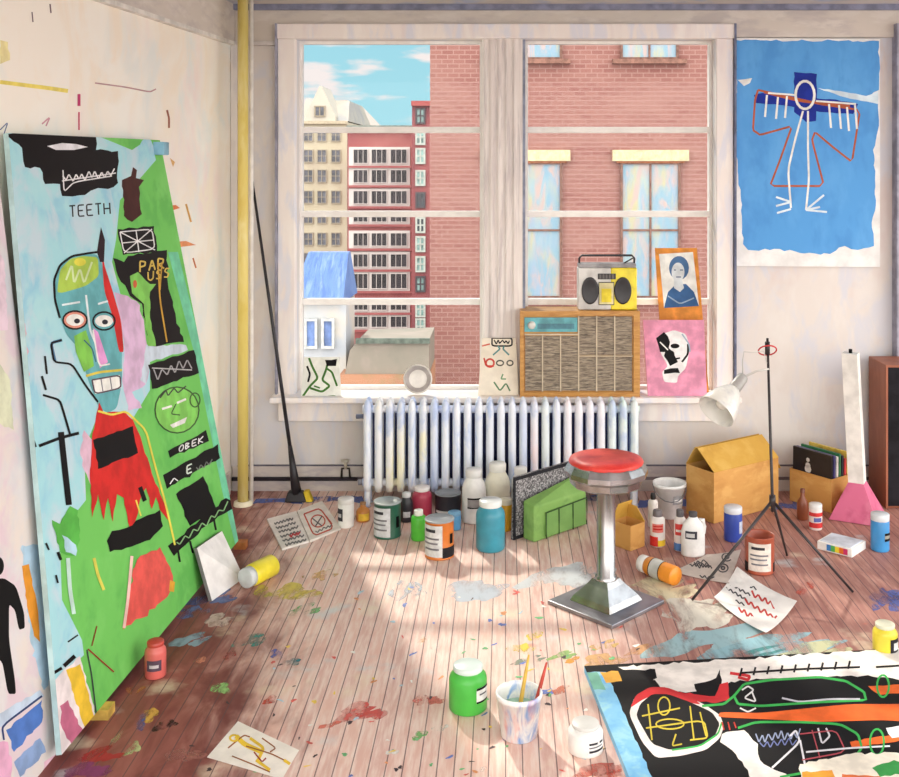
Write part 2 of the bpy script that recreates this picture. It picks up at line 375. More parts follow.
def window(name, x0, x1, mull, cas):
    root = bpy.data.objects.new(name, None); COL.objects.link(root); root.location = ((x0+x1)/2, YB, OZ0); struct(root)
    c = MB(); a = .125
    yc = YB-.07
    c.box(x0-a, x0, yc, YB-.001, .66, OZ1, mfr, .008)
    if cas: c.box(x1, x1+a*.98, yc, YB-.001, .66, OZ1, mfr, .008)
    c.box(x0-a-.01, (x1+a if cas else x1)+.01, yc-.01, YB-.001, OZ1, 3.32, mfr, .008)
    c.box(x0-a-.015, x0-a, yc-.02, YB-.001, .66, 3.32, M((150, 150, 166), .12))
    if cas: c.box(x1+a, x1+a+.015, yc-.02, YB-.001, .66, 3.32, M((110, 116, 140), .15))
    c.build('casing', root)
    s = MB(); s.box(x0-a-.03, (x1+a if cas else x1)+.03, 7.30, YG+.04, OZ0, .70, mfr, .008); s.build('window_sill', root)
    ap = MB(); ap.box(x0-a, (x1+a if cas else x1), YB-.05, YB-.001, .5, OZ0, mfr, .006); ap.build('apron', root)
    bays = []
    if mull:
        m0, m1 = mull; mm = MB()
        mm.box(m0, m1, YB-.03, YG+.04, .70, OZ1, mmu)
        for k in range(1, 5): mm.box(m0+(m1-m0)*k/5-.008, m0+(m1-m0)*k/5+.008, YB-.042, YB-.03, .70, OZ1, mmu)
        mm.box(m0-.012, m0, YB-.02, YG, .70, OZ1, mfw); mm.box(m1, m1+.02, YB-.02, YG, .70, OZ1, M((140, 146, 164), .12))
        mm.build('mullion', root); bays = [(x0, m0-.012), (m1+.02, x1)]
    else: bays = [(x0, x1)]
    for bx0, bx1 in bays:
        f = MB(); st = .02; yA, yB = YG-.03, YG+.03
        f.box(bx0, bx0+st, yA, yB, .70, OZ1, mfw); f.box(bx1-st, bx1, yA, yB, .70, OZ1, mfw)
        f.box(bx0+st, bx1-st, yA, yB, .70, .722, mfw); f.box(bx0+st, bx1-st, yA, yB, OZ1-.02, OZ1, mfw)
        for z in (2.574, 1.965, 1.33): f.box(bx0+st, bx1-st, yA, yB, z-.022, z+.022, mfw, .004)
        fo = f.build('sash', root)
        g = MB(); g.face([(bx0+st, YG, .722), (bx1-st, YG, .722), (bx1-st, YG, OZ1-.02), (bx0+st, YG, OZ1-.02)], MGL); g.build('glass', fo)
    return root
window('window_1', OX0, OX1, (-.15, .125), True)
window('window_2', W2[0], W2[1], None, False)

# ================================================================== OUTSIDE
GZ = -12.0; TONE = .6
st = MB(); st.box(-60, 70, 8.2, 120, GZ-.3, GZ, multi('asphalt', [(150, 146, 142), (130, 130, 134)], .4)); struct(st.build('street'))
def win_part(root, x0, x1, z0, z1, Y, frame, pane, nx=1, nz=1, fw=.06, depth=.12, name='window', sill=None):
    m = MB()
    m.box(x0, x1, Y-.10, Y-.002, z0, z0+fw, frame); m.box(x0, x1, Y-.10, Y-.002, z1-fw, z1, frame)
    m.box(x0, x0+fw, Y-.10, Y-.002, z0+fw, z1-fw, frame); m.box(x1-fw, x1, Y-.10, Y-.002, z0+fw, z1-fw, frame)
    for i in range(1, nx): m.box(x0+(x1-x0)*i/nx-fw*.4, x0+(x1-x0)*i/nx+fw*.4, Y-.09, Y-.002, z0+fw, z1-fw, frame)
    for i in range(1, nz): m.box(x0+fw, x1-fw, Y-.085, Y-.002, z0+(z1-z0)*i/nz-fw*.4, z0+(z1-z0)*i/nz+fw*.4, frame)
    o = m.build(name, root)
    p = MB(); p.box(x0+fw, x1-fw, Y-.05, Y-.004, z0+fw, z1-fw, pane); p.build('pane', o)
    return o
def bx(px, Y): return (px-CX)/F*Y
def bz(py, Y): return CH-(py-HY)/F*Y
def brick_mat(name, c1, c2, mort, scale):
    m, t, b = nt(name); tc = node(t, 'ShaderNodeTexCoord'); mp = node(t, 'ShaderNodeMapping')
    mp.inputs['Rotation'].default_value = (math.radians(90), 0, 0); t.links.new(tc.outputs['Object'], mp.inputs[0])
    br = node(t, 'ShaderNodeTexBrick'); br.inputs['Color1'].default_value = L3(c1); br.inputs['Color2'].default_value = L3(c2); br.inputs['Mortar'].default_value = L3(mort)
    br.inputs['Scale'].default_value = scale; br.inputs['Mortar Size'].default_value = .022; br.inputs['Brick Width'].default_value = .5; br.inputs['Row Height'].default_value = .2
    t.links.new(mp.outputs[0], br.inputs['Vector'])
    f = ramp(t, noise(t, .7, 5, (.5, 1, 3)), .35, .7)
    c = mixc(t, f, br.outputs['Color'], L3((188, 146, 136)), 'MIX')
    c = mixc(t, .4, br.outputs['Color'], c); t.links.new(c, b.inputs['Base Color']); b.inputs['Roughness'].default_value = .85
    return m
# cream tower
Y = 62; tw = thing('apartment_tower', 'cream stone tower with a pointed gable and rows of small grey windows', 'building', (bx(322, Y), Y, GZ))
mcr = multi('cream_stone', [(226, 216, 186), (218, 206, 182), (232, 224, 198)], .25); mgp = M((104, 108, 120), .2, .3, 2)
w = MB(); w.box(bx(296, Y), bx(347, Y), Y, Y+12, GZ, bz(122, Y), mcr); w.box(bx(296, Y), bx(348, Y), Y-.3, Y, bz(124, Y), bz(121, Y), M((214, 202, 176))); w.build('wall', tw)
g = MB(); gx = [(306, 122), (306, 116), (320, 86), (322, 86), (336, 116), (336, 122)]
g.hexa([(bx(a, Y), Y-.2, bz(b, Y)) for a, b in gx], [(bx(a, Y), Y+3, bz(b, Y)) for a, b in gx], multi('gable_stone', [(226, 220, 204), (208, 202, 194)], .4)); g.build('gable', tw)
rf = MB(); q = [(bx(296, Y), Y+.2, bz(121, Y)), (bx(348, Y), Y+.2, bz(121, Y)), (bx(348, Y), Y+11, bz(121, Y)), (bx(296, Y), Y+11, bz(121, Y))]
q2 = [(bx(297, Y), Y+3, bz(95, Y)), (bx(342, Y), Y+3, bz(98, Y)), (bx(342, Y), Y+9, bz(98, Y)), (bx(297, Y), Y+9, bz(95, Y))]
rf.hexa(q, q2, multi('slate', [(196, 190, 176), (172, 172, 172)], .5)); rf.build('roof', tw)
win_part(tw, bx(315, Y), bx(326, Y), bz(117, Y), bz(106, Y), Y-.2, M((180, 170, 150)), mgp, 2, 1, .08)
for cy in (135, 156, 176, 197, 217, 239, 259, 280, 300, 320):
    for cx in (308.5, 322, 336): win_part(tw, bx(cx-4.8, Y), bx(cx+4.8, Y), bz(cy+6.5, Y), bz(cy-6.5, Y), Y, M((196, 188, 170)), mgp, 2, 2, .045, name='window')
# side wing with a sloping roof
Y = 76; sw = thing('side_building', 'grey roofed side building stepping down to the right of the cream tower', 'building', (bx(358, Y), Y, GZ))
w = MB(); gx = [(340, 330), (372, 330), (372, 126), (347, 100), (340, 100)]
w.hexa([(bx(a, Y), Y, bz(b, Y)) for a, b in gx], [(bx(a, Y), Y+8, bz(b, Y)) for a, b in gx], multi('wing_stone', [(222, 206, 192), (206, 190, 182)], .4))
w.box(bx(340, Y), bx(372, Y), Y, Y+8, GZ, bz(330, Y), mcr); w.build('wall', sw)
for a, b in ((350, 116), (355, 120), (360, 124)): win_part(sw, bx(a-1.5, Y), bx(a+1.5, Y), bz(b+4, Y), bz(b-3, Y), Y, M((150, 120, 110)), M((90, 84, 90)), 1, 1, .04)
# red and white office block
Y = 52; ob = thing('office_block', 'red brick block with white window bays in many storeys, middle of the left window', 'building', (bx(380, Y), Y, GZ))
mrd = multi('red_stone', [(190, 104, 104), (178, 92, 96), (204, 124, 120)], .4); mwt = multi('white_bay', [(252, 246, 242), (244, 236, 232)], .6); mdk = M((40, 34, 42), .3, .5, 1.5)
w = MB(); w.box(bx(347.5, Y), bx(413, Y), Y, Y+10, GZ, bz(127, Y), mrd); w.box(bx(347, Y), bx(413, Y), Y-.25, Y, bz(131, Y), bz(125.5, Y), M((150, 160, 150), .15)); w.build('wall', ob)
rows = [(156, 8.5), (176, 8), (197, 8), (217, 6), (239, 8), (260, 8), (280.5, 9), (305, 6), (321, 7)]
for cy, h in rows:
    bay = MB(); bay.box(bx(349, Y), bx(410, Y), Y-.08, Y-.001, bz(cy+h+1.5, Y), bz(cy-h-.5, Y), mwt); bo = bay.build('window_band', ob)
    for a, b in ((353.5, 368.5), (371.5, 387.5), (390.5, 407.5)):
        win_part(bo, bx(a, Y), bx(b, Y), bz(cy+h-1, Y), bz(cy-h+1.5, Y), Y-.08, mwt, mdk, 3, 1, .03)
    b2 = MB(); b2.box(bx(348, Y), bx(412, Y), Y-.2, Y-.082, bz(cy+h+3.4, Y), bz(cy+h+1.2, Y), mrd); b2.build('ledge', ob)
# narrow dark red tower
Y = 46; nb = thing('stair_tower', 'narrow dark red tower with one column of pale windows beside the large brick wall', 'building', (bx(421, Y), Y, GZ))
w = MB(); w.box(bx(412, Y), bx(432, Y), Y, Y+6, GZ, bz(102, Y), multi('dark_red', [(170, 88, 92), (150, 80, 88), (184, 104, 104)], .5)); w.box(bx(411.5, Y), bx(432.5, Y), Y-.2, Y, bz(106, Y), bz(101, Y), M((190, 100, 98))); w.build('wall', nb)
for i, cy in enumerate((116, 137, 156, 178, 200, 225, 244, 264, 284, 309, 326)):
    win_part(nb, bx(415.5, Y), bx(425.5, Y), bz(cy+8, Y), bz(cy-8, Y), Y, M((214, 222, 214)) if i % 4 else M((96, 90, 96)), M((150, 190, 186), .25, .2, 2) if i not in (4, 5) else M((70, 82, 92), .2, .2), 2, 2, .08)
# large brick building
Y = 24; br = thing('brick_building', 'large pink-red brick building with cream lintels filling the right half of the view', 'building', (bx(580, Y), Y, GZ))
mbk = brick_mat('pink_brick', (172, 118, 109), (158, 102, 95), (188, 146, 137), 1.9)
w = MB(); w.box(bx(430, Y), bx(1260, Y), Y, Y+9, GZ, 6.3, mbk); w.build('wall', br)
mwf = M((140, 104, 92), .15); mgs = multi('pale_glass', [(140, 184, 208), (176, 202, 208), (204, 198, 156), (158, 186, 212), (206, 184, 180)], .8, (2, 1, .6), .25)
mln = M((240, 222, 180), .07)
for a, b, t_, bt, nz in [(488, 562, 162, 298, 2), (620, 680, 162, 298, 2), (488, 562, 10, 60, 1), (620, 678, 10, 60, 1), (780, 840, 162, 298, 2), (780, 840, 10, 60, 1), (930, 990, 162, 298, 2), (930, 990, 10, 60, 1), (1080, 1140, 162, 298, 2), (1080, 1140, 10, 60, 1)]:
    wo = win_part(br, bx(a, Y), bx(b, Y), bz(bt, Y), bz(t_, Y), Y, mwf, mgs, 2, nz, .055)
    if bt > 100:
        l = MB(); l.box(bx(a-8, Y), bx(b+8, Y), Y-.14, Y-.001, bz(161, Y), bz(150, Y), mln); l.box(bx(a-4, Y), bx(b+4, Y), Y-.12, Y-.001, bz(163, Y), bz(161, Y), M((170, 104, 70))); l.build('lintel', br)
    s = MB(); s.box(bx(a-8, Y), bx(b+8, Y), Y-.16, Y-.001, bz(bt+4, Y), bz(bt-.5, Y), M((160, 118, 104), .12)); s.build('sill', br)
# low blue-roofed house
Y = 21; bh = thing('blue_roof_house', 'small pale house with a steep blue roof, lower left corner of the view', 'building', (bx(318, Y), Y, GZ))
w = MB(); w.box(bx(290, Y), bx(346, Y), Y, Y+1.2, GZ, bz(303, Y), multi('pale_wall', [(224, 226, 226), (206, 214, 224), (230, 224, 214)], .8)); w.build('wall', bh)
r_ = MB(); r_.hexa([(bx(290, Y), Y-.15, bz(302, Y)), (bx(344, Y), Y-.15, bz(302, Y)), (bx(349, Y), Y+1.2, bz(300, Y)), (bx(290, Y), Y+1.2, bz(300, Y))],
  [(bx(300, Y), Y+.9, bz(256, Y)), (bx(342, Y), Y+.9, bz(256, Y)), (bx(342, Y), Y+1.15, bz(256, Y)), (bx(300, Y), Y+1.15, bz(256, Y))], multi('blue_roof', [(112, 150, 214), (140, 172, 224), (96, 132, 200)], 2, (5, 1, .4))); r_.build('roof', bh)
for a, b in ((305, 318), (322, 335)): win_part(bh, bx(a, Y), bx(b, Y), bz(348, Y), bz(318, Y), Y, M((226, 230, 230)), M((116, 146, 206), .2, .3, 4), 1, 1, .05)
# low flat-roofed block
Y = 20.5; fb = thing('flat_roof_block', 'low grey flat-roofed block with an orange brown base in front of the red block', 'building', (bx(388, Y), Y, GZ))
w = MB(); gx = [(342, 388), (429, 388), (429, 340), (358, 342), (350, 350)]
w.hexa([(bx(a, Y), Y, bz(b, Y)) for a, b in gx], [(bx(a, Y), Y+1.6, bz(b, Y)) for a, b in gx], multi('grey_render', [(160, 152, 138), (148, 144, 130), (172, 160, 148)], .9)); w.build('wall', fb)
w = MB(); w.box(bx(356, Y), bx(430, Y), Y-.08, Y-.001, bz(343, Y), bz(338, Y), M((110, 122, 112), .15)); w.build('parapet', fb)
w = MB(); w.box(bx(340, Y), bx(430, Y), Y-.1, Y+1.6, GZ, bz(374, Y), multi('orange_base', [(206, 150, 116), (190, 132, 104), (176, 150, 110)], 1.2)); w.build('base', fb)

TONE = 1.0
# ================================================================== ARTWORKS
def lean(px_or_p): return Vector(px_or_p)
# ---- large green canvas
BLp, BRp = Vector((-1.71, 4.05, .045)), Vector((-1.615, 6.36, .045)); TLp = Vector((WL(4.27)+.05, 4.27, 2.45)); TRp = Vector((WL(5.94)+.05, 5.94, 2.46))
# keep the four corners in one plane
nrm = (BRp-BLp).cross(TLp-BLp).normalized()
TRp -= nrm*((TRp-BLp).dot(nrm))
gc = thing('large_canvas', 'tall green and light blue canvas with a long painted head, leaning on the left wall', 'painting', tuple((BLp+BRp)/2-Vector((0, 0, .045))))
mb = MB(); LB = multi('light_blue_paint', [(168, 222, 230), (184, 228, 232), (150, 206, 226), (196, 220, 230)], 2.5)
gm = multi('green_paint', [(112, 200, 92), (124, 208, 104), (98, 186, 84)], 3)
P, n, clip = panel(mb, TLp, TRp, BRp, BLp, .022, gm, M((176, 206, 206)))
g_ops = [
 ('p', LB, [(-20, 120), (98, 136), (132, 150), (150, 138), (156, 160), (130, 190), (120, 200), (116, 240), (112, 262), (122, 300), (136, 330), (150, 350), (150, 390), (132, 420), (118, 420), (96, 420), (84, 450), (86, 500), (70, 520), (60, 545), (62, 600), (82, 640), (84, 655), (66, 672), (95, 735), (62, 790), (-40, 790)]),
 ('p', (118, 208, 166), [(168, 252), (178, 252), (250, 548), (236, 548), (222, 490), (196, 360)]), ('p', LB, [(136, 155), (142, 140), (150, 138), (156, 152), (146, 166), (134, 176), (112, 214), (108, 210), (124, 180)]),
 ('r', (216, 184, 214), [(114, 292), (128, 296), (140, 305), (147, 345), (150, 360), (146, 384), (132, 392), (142, 408), (128, 411), (122, 380), (124, 345)]), ('r', (200, 214, 226), [(146, 345), (186, 345), (188, 350), (150, 362), (146, 384), (140, 380)]),
 ('r', (226, 190, 208), [(-20, 280), (8, 288), (26, 330), (30, 400), (24, 440), (-20, 380)], 2), ('r', (222, 186, 206), [(84, 430), (92, 440), (95, 470), (92, 490), (84, 470), (80, 450)]),
 ('r', (226, 204, 190), [(2, 460), (22, 470), (34, 520), (36, 560), (20, 560)], 2),
 ('r', BLK, [(2, 133), (88, 134), (96, 137), (96, 150), (118, 151), (118, 183), (108, 189), (98, 188), (85, 195), (62, 196), (60, 184), (45, 184), (40, 168), (25, 167), (22, 148), (10, 138)]),
 ('p', (232, 232, 236), [(47, 146), (62, 143), (76, 144), (88, 147), (74, 150), (56, 150)]),
 ] + scrawl(63, 178, 114, 173, (230, 230, 230), 1.3, 16, 5, 4) + [('s', (230, 230, 230), 1.2, [(62, 181), (116, 173)]), ('s', (230, 230, 230), 1.2, [(63, 170), (64, 192), (74, 182), (112, 176)]),
 ] + word('TEETH', 70, 217, 8.6, 11, (30, 34, 40), 1.4, (1, -.08), (-.06, -1)) + [
 ('r', (70, 34, 32), [(122, 180), (131, 176), (133, 167), (137, 170), (136, 178), (144, 180), (139, 187), (142, 214), (137, 218), (132, 222), (124, 216)]),
 ('r', BLK, [(118, 229), (154, 226), (157, 252), (123, 255)]), ('s', (226, 226, 226), 1.2, [(120, 232), (152, 229), (155, 249), (124, 253), (120, 232)]), ('s', (226, 226, 226), 1.1, [(120, 232), (155, 250)]), ('s', (226, 226, 226), 1.1, [(152, 229), (124, 253)]),
 ('s', (226, 226, 226), 1.1, [(136, 230), (139, 252)]), ('s', (226, 226, 226), 1.1, [(122, 243), (154, 240)]),
 ('r', BLK, [(113, 258), (124, 262), (128, 256), (167, 250), (168, 284), (176, 318), (184, 342), (150, 346), (146, 330), (142, 304), (130, 296), (118, 276)]),
 ('r', (128, 200, 92), [(130, 276), (138, 272), (150, 284), (156, 284), (150, 292), (150, 318), (156, 346), (148, 346), (144, 304), (132, 293)], .6), ('p', (196, 96, 60), ell(135, 284, 2, 4)),
 ] + word('PAR', 140, 272, 9, 11, (214, 186, 90), 1.6, (1, -.15)) + word('USS', 148, 281, 8, 9, (214, 186, 90), 1.4, (1, -.2)) + [('s', (206, 160, 60), 1.5, [(158, 262), (160, 300), (167, 342)]), ('s', (206, 160, 60), 1.3, [(162, 262), (160, 290)]),
 ('r', BLK, [(148, 365), (194, 350), (199, 373), (152, 389)])] + scrawl(154, 376, 192, 362, (170, 170, 172), 1.2, 9, 7, 8) + [('s', (190, 190, 190), 1.2, [(152, 368), (192, 370)]),
 ('p', (132, 206, 96), ell(177, 410, 22, 23, 20)), ('s', (60, 90, 50), 1.4, ell(177, 410, 22, 23, 20)), ('s', (60, 90, 50), 1.3, ell(195, 400, 5, 7)), ('s', WHT, 2.2, [(162, 409), (172, 406)]), ('s', WHT, 2.2, [(177, 403), (186, 399)]), ('s', (60, 90, 50), 1.2, [(176, 404), (171, 414), (180, 415)]),
 ('p', WHT, [(170, 425), (187, 417), (185, 423), (173, 428)]), ('s', (60, 60, 60), 1.3, [(160, 398), (166, 390), (168, 396), (174, 388), (178, 393), (186, 386)]),
 ('r', BLK, [(168, 451), (206, 430), (209, 441), (170, 458)])] + word('OBEK', 179, 452, 7, 6, (226, 226, 226), 1.1, (.93, -.38), (.05, -1)) + [
 ('r', BLK, [(163, 475), (218, 444), (220, 458), (167, 489)])] + word('E', 187, 474, 8, 8, (214, 226, 214), 1.4, (.9, -.4)) + scrawl(196, 470, 212, 461, (120, 126, 120), 1.1, 6, 3, 6) + [('s', (226, 226, 226), 1.1, [(170, 484), (174, 478), (178, 481)]),
 ('r', BLK, [(176, 494), (203, 476), (216, 508), (190, 526)]), ('r', BLK, [(168, 546), (196, 524), (226, 498), (236, 505), (206, 526), (174, 556)])] + scrawl(176, 546, 228, 505, (140, 190, 130), 1.2, 12, 4, 2) + [('s', BLK, 2, [(214, 520), (216, 530)]), ('s', BLK, 2, [(178, 550), (180, 562)]), ('s', BLK, 2, [(190, 541), (193, 553)]),
 # head
 ('s', (70, 120, 160), 3, [(62, 340), (51, 343), (55, 361)]), ('p', (104, 176, 182), [(55, 290), (57, 268), (66, 258), (80, 254), (96, 254), (102, 262), (106, 300), (115, 320), (122, 350), (122, 382), (117, 408), (108, 413), (99, 408), (88, 380), (80, 350), (66, 334), (58, 310)]),
 ('p', (172, 204, 84), [(57, 292), (60, 270), (70, 259), (82, 256), (98, 257), (99, 276), (86, 286), (62, 293)]), ('p', (226, 220, 80), ell(80, 262, 6, 4)), ('s', (206, 226, 170), 2, [(66, 280), (72, 264), (74, 284), (80, 268), (84, 284), (92, 262)]),
 ('s', BLK, 2.2, [(60, 318), (55, 300), (54, 280), (60, 265), (72, 256), (90, 253), (98, 252)]), ('p', RED, [(101, 240), (104, 264), (113, 292), (121, 320), (124, 352), (119, 352), (112, 314), (104, 290)]), ('p', (40, 26, 34), [(101, 227), (105, 240), (104, 262), (100, 262), (97, 252)]),
 ('p', (226, 150, 130), ell(75, 320, 12, 9)), ('p', WHT, ell(75, 320, 9, 6)), ('s', BLK, 1.8, ell(75, 320, 12, 9)), ('p', (40, 40, 50), ell(77, 321, 3, 2.5)), ('p', WHT, ell(104, 321, 9, 6)), ('s', BLK, 1.8, ell(104, 321, 11, 9)), ('p', (40, 40, 50), ell(105, 322, 3, 2.5)),
 ('s', (226, 240, 244), 2, [(86, 295), (90, 330), (96, 344)]), ('s', (226, 240, 244), 2, [(62, 305), (80, 302)]), ('s', (226, 240, 244), 2, [(98, 304), (108, 301)]),
 ('p', (130, 200, 84), [(74, 336), (86, 330), (92, 350), (94, 366), (84, 372), (76, 352)]), ('p', (228, 160, 214), [(93, 328), (98, 332), (108, 362), (100, 368), (97, 350)]), ('s', WHT, 1.5, [(93, 330), (99, 366), (110, 364)]),
 ('s', (222, 206, 80), 2.4, [(86, 376), (100, 372), (122, 370)]), ('p', WHT, [(92, 380), (120, 375), (121, 388), (95, 394)]), ('s', (90, 70, 80), 1.5, [(92, 380), (120, 375), (121, 388), (95, 394), (92, 380)]), ('s', (120, 120, 130), 1.1, [(101, 379), (103, 392)]), ('s', (120, 120, 130), 1.1, [(110, 377), (112, 390)]), ('s', (60, 110, 130), 1.4, [(84, 340), (92, 348), (96, 362)]),
 # shoulders and torso
 ('r', (206, 44, 40), [(99, 402), (104, 413), (124, 411), (133, 420), (142, 442), (152, 474), (168, 512), (168, 520), (160, 510), (156, 497), (152, 509), (146, 488), (140, 500), (138, 514), (132, 532), (128, 522), (124, 498), (117, 494), (113, 522), (108, 498), (104, 520), (98, 494), (92, 518), (90, 470), (92, 438)], .8), ('r', BLK, [(93, 440), (133, 426), (138, 453), (98, 469)]),
 ('s', (232, 222, 90), 2, [(98, 411), (112, 415), (126, 411), (146, 430), (154, 462), (166, 505), (175, 545)]), ('s', (232, 222, 90), 1.6, [(136, 500), (141, 516)]), ('p', BLK, [(138, 488), (142, 486), (147, 500), (143, 502)]),
 # arm and hand outline
 ('s', BLK, 2, [(20, 356), (16, 390), (26, 418), (36, 447)]), ('s', BLK, 2.4, [(20, 356), (23, 372), (27, 393)]), ('s', BLK, 2, [(45, 356), (47, 374)]), ('s', BLK, 2.2, [(42, 376), (46, 390)]), ('s', BLK, 2.2, [(43, 395), (60, 400), (66, 420), (70, 434)]), ('s', BLK, 2, [(62, 340), (51, 343), (54, 362), (72, 364), (86, 386), (98, 402)]),
 ('s', BLK, 3, [(39, 446), (60, 438), (79, 433)]), ('s', BLK, 6, [(61, 432), (64, 460), (69, 505)]), ('r', BLK, [(107, 541), (112, 531), (126, 528), (142, 518), (160, 510), (163, 526), (150, 540), (126, 548), (110, 552)]),
 ('r', (90, 180, 76), [(70, 506), (78, 510), (80, 540), (74, 556), (60, 552), (52, 520), (60, 524)]), ('r', (226, 92, 84), [(137, 560), (160, 547), (173, 576), (170, 592), (142, 618), (123, 630), (130, 592)], 2), ('s', (244, 200, 190), 3, [(132, 556), (128, 600), (124, 628)]), ('p', (228, 170, 60), [(170, 580), (175, 582), (174, 592), (169, 591)]),
 ('s', (200, 232, 220), 4, [(68, 558), (70, 590), (74, 614)]), ('s', (214, 206, 90), 3, [(94, 558), (98, 575), (104, 590)]), ('r', (178, 216, 232), [(62, 535), (76, 545), (76, 556), (66, 552)]),
 ('r', (236, 226, 226), [(45, 688), (80, 656), (98, 722), (62, 768)], 1), ('r', (236, 196, 60), [(66, 670), (80, 664), (94, 716), (94, 726), (86, 732)], 1), ('r', (196, 110, 140), [(60, 706), (68, 700), (84, 734), (72, 746), (62, 728)], 1.4),
 ('s', BLK, 3, [(45, 686), (52, 674), (62, 668)]), ('s', BLK, 4, [(64, 666), (75, 656)]), ('s', BLK, 2.4, [(43, 684), (52, 716), (62, 762)]), ('s', BLK, 1.4, [(68, 642), (78, 635)]), ('s', (60, 60, 70), 1.2, [(87, 650), (92, 676), (97, 720)]), ('s', (150, 40, 40), 1.4, [(88, 649), (114, 672)]), ('s', (150, 40, 40), 1, [(97, 626), (92, 646)]),
 ('s', BLK, 2, [(46, 543), (49, 550)]), ('s', BLK, 3, [(58, 552), (61, 560)]), ('s', BLK, 2, [(56, 575), (58, 583)])]
art(mb, P, n, clip, g_ops); mb.build('canvas', gc, recalc=False)
for (c, s_, col_) in ((on_floor(101, 716), .075, (206, 170, 84)), (Vector((-1.60, 6.36, 0)), .06, (170, 104, 60))):
    k = MB(); k.box(c.x-s_*.6, c.x+s_*.6, c.y-s_*.5, c.y+s_*.5, .001, .043, M(col_, .15)); k.build('block', gc)
k = MB(); k.box(TRp.x-.005, TRp.x+.06, TRp.y-.11, TRp.y-.02, TRp.z-.085, TRp.z-.012, M((130, 176, 196), .1), .006); k.build('corner_clip', gc)
# ---- grey canvas behind it at the far left
bl2, br2 = Vector((-1.80, 2.95, 0)), Vector((-1.765, 4.22, 0)); tl2 = Vector((WL(2.95)+.045, 2.95, 2.3)); tr2 = Vector((WL(4.22)+.045, 4.22, 2.3))
nn = (br2-bl2).cross(tl2-bl2).normalized(); tr2 -= nn*((tr2-bl2).dot(nn))
pc = MB(); mg2 = multi('grey_white_paint', [(226, 222, 222), (206, 210, 216), (232, 222, 214), (226, 206, 214)], 2.4)
P, n, clip = panel(pc, tl2, tr2, br2, bl2, .025, mg2)
art(pc, P, n, clip, [('r', (226, 204, 216), [(-10, 240), (4, 260), (8, 330), (-10, 330)]), ('r', (176, 206, 226), [(22, 545), (48, 545), (62, 640), (60, 668), (44, 690), (30, 640)], 2), ('r', (216, 220, 190), [(-10, 350), (10, 380), (14, 430), (-10, 420)]), ('r', (226, 150, 50), [(22, 566), (29, 564), (38, 610), (40, 642), (34, 636), (27, 606)], .6),
 ('p', BLK, ell(-1, 566, 5, 9)), ('p', BLK, [(-12, 580), (4, 578), (16, 586), (24, 612), (25, 628), (19, 630), (15, 610), (9, 604), (9, 640), (15, 680), (16, 694), (8, 694), (2, 660), (-12, 660)]), ('r', (84, 124, 198), [(6, 730), (42, 700), (42, 722), (14, 752)], 1.6), ('r', (196, 212, 230), [(-10, 720), (40, 690), (44, 696), (-10, 735)], 1), ('s', (40, 60, 110), 2, [(4, 740), (2, 726), (42, 696)]), ('r', (140, 166, 208), [(14, 762), (40, 738), (46, 752), (20, 777)], 1.5), ('r', (226, 172, 200), [(-20, 742), (8, 742), (12, 770), (8, 800), (-20, 800)], 1.5), ('r', (230, 190, 206), [(44, 762), (58, 752), (60, 768), (44, 777)])])
tag(pc.build('leaning_canvas', origin=tuple((bl2+br2)/2), recalc=False), 'pale grey canvas with a black standing figure, tucked behind the large green canvas', 'painting')
# ---- small blank canvas leaning on the big one
def off_plane(px, py, d): return on_plane(px, py, BLp+nrmf*d, nrmf)
nrmf = nrm if nrm.dot(CAM-BLp) > 0 else -nrm
p_tl, p_tr = off_plane(197, 548, .03), off_plane(222, 531, .03); p_bl, p_br = on_floor(212, 601, .002), on_floor(244, 578, .002)
wc = MB(); panel(wc, p_tl, p_tr, p_br, p_bl, .018, M((240, 238, 236), .04), M((120, 116, 118)))
tag(wc.build('blank_canvas', origin=tuple((p_bl+p_br)/2)), 'small blank white canvas leaning against the lower right corner of the green canvas', 'canvas')
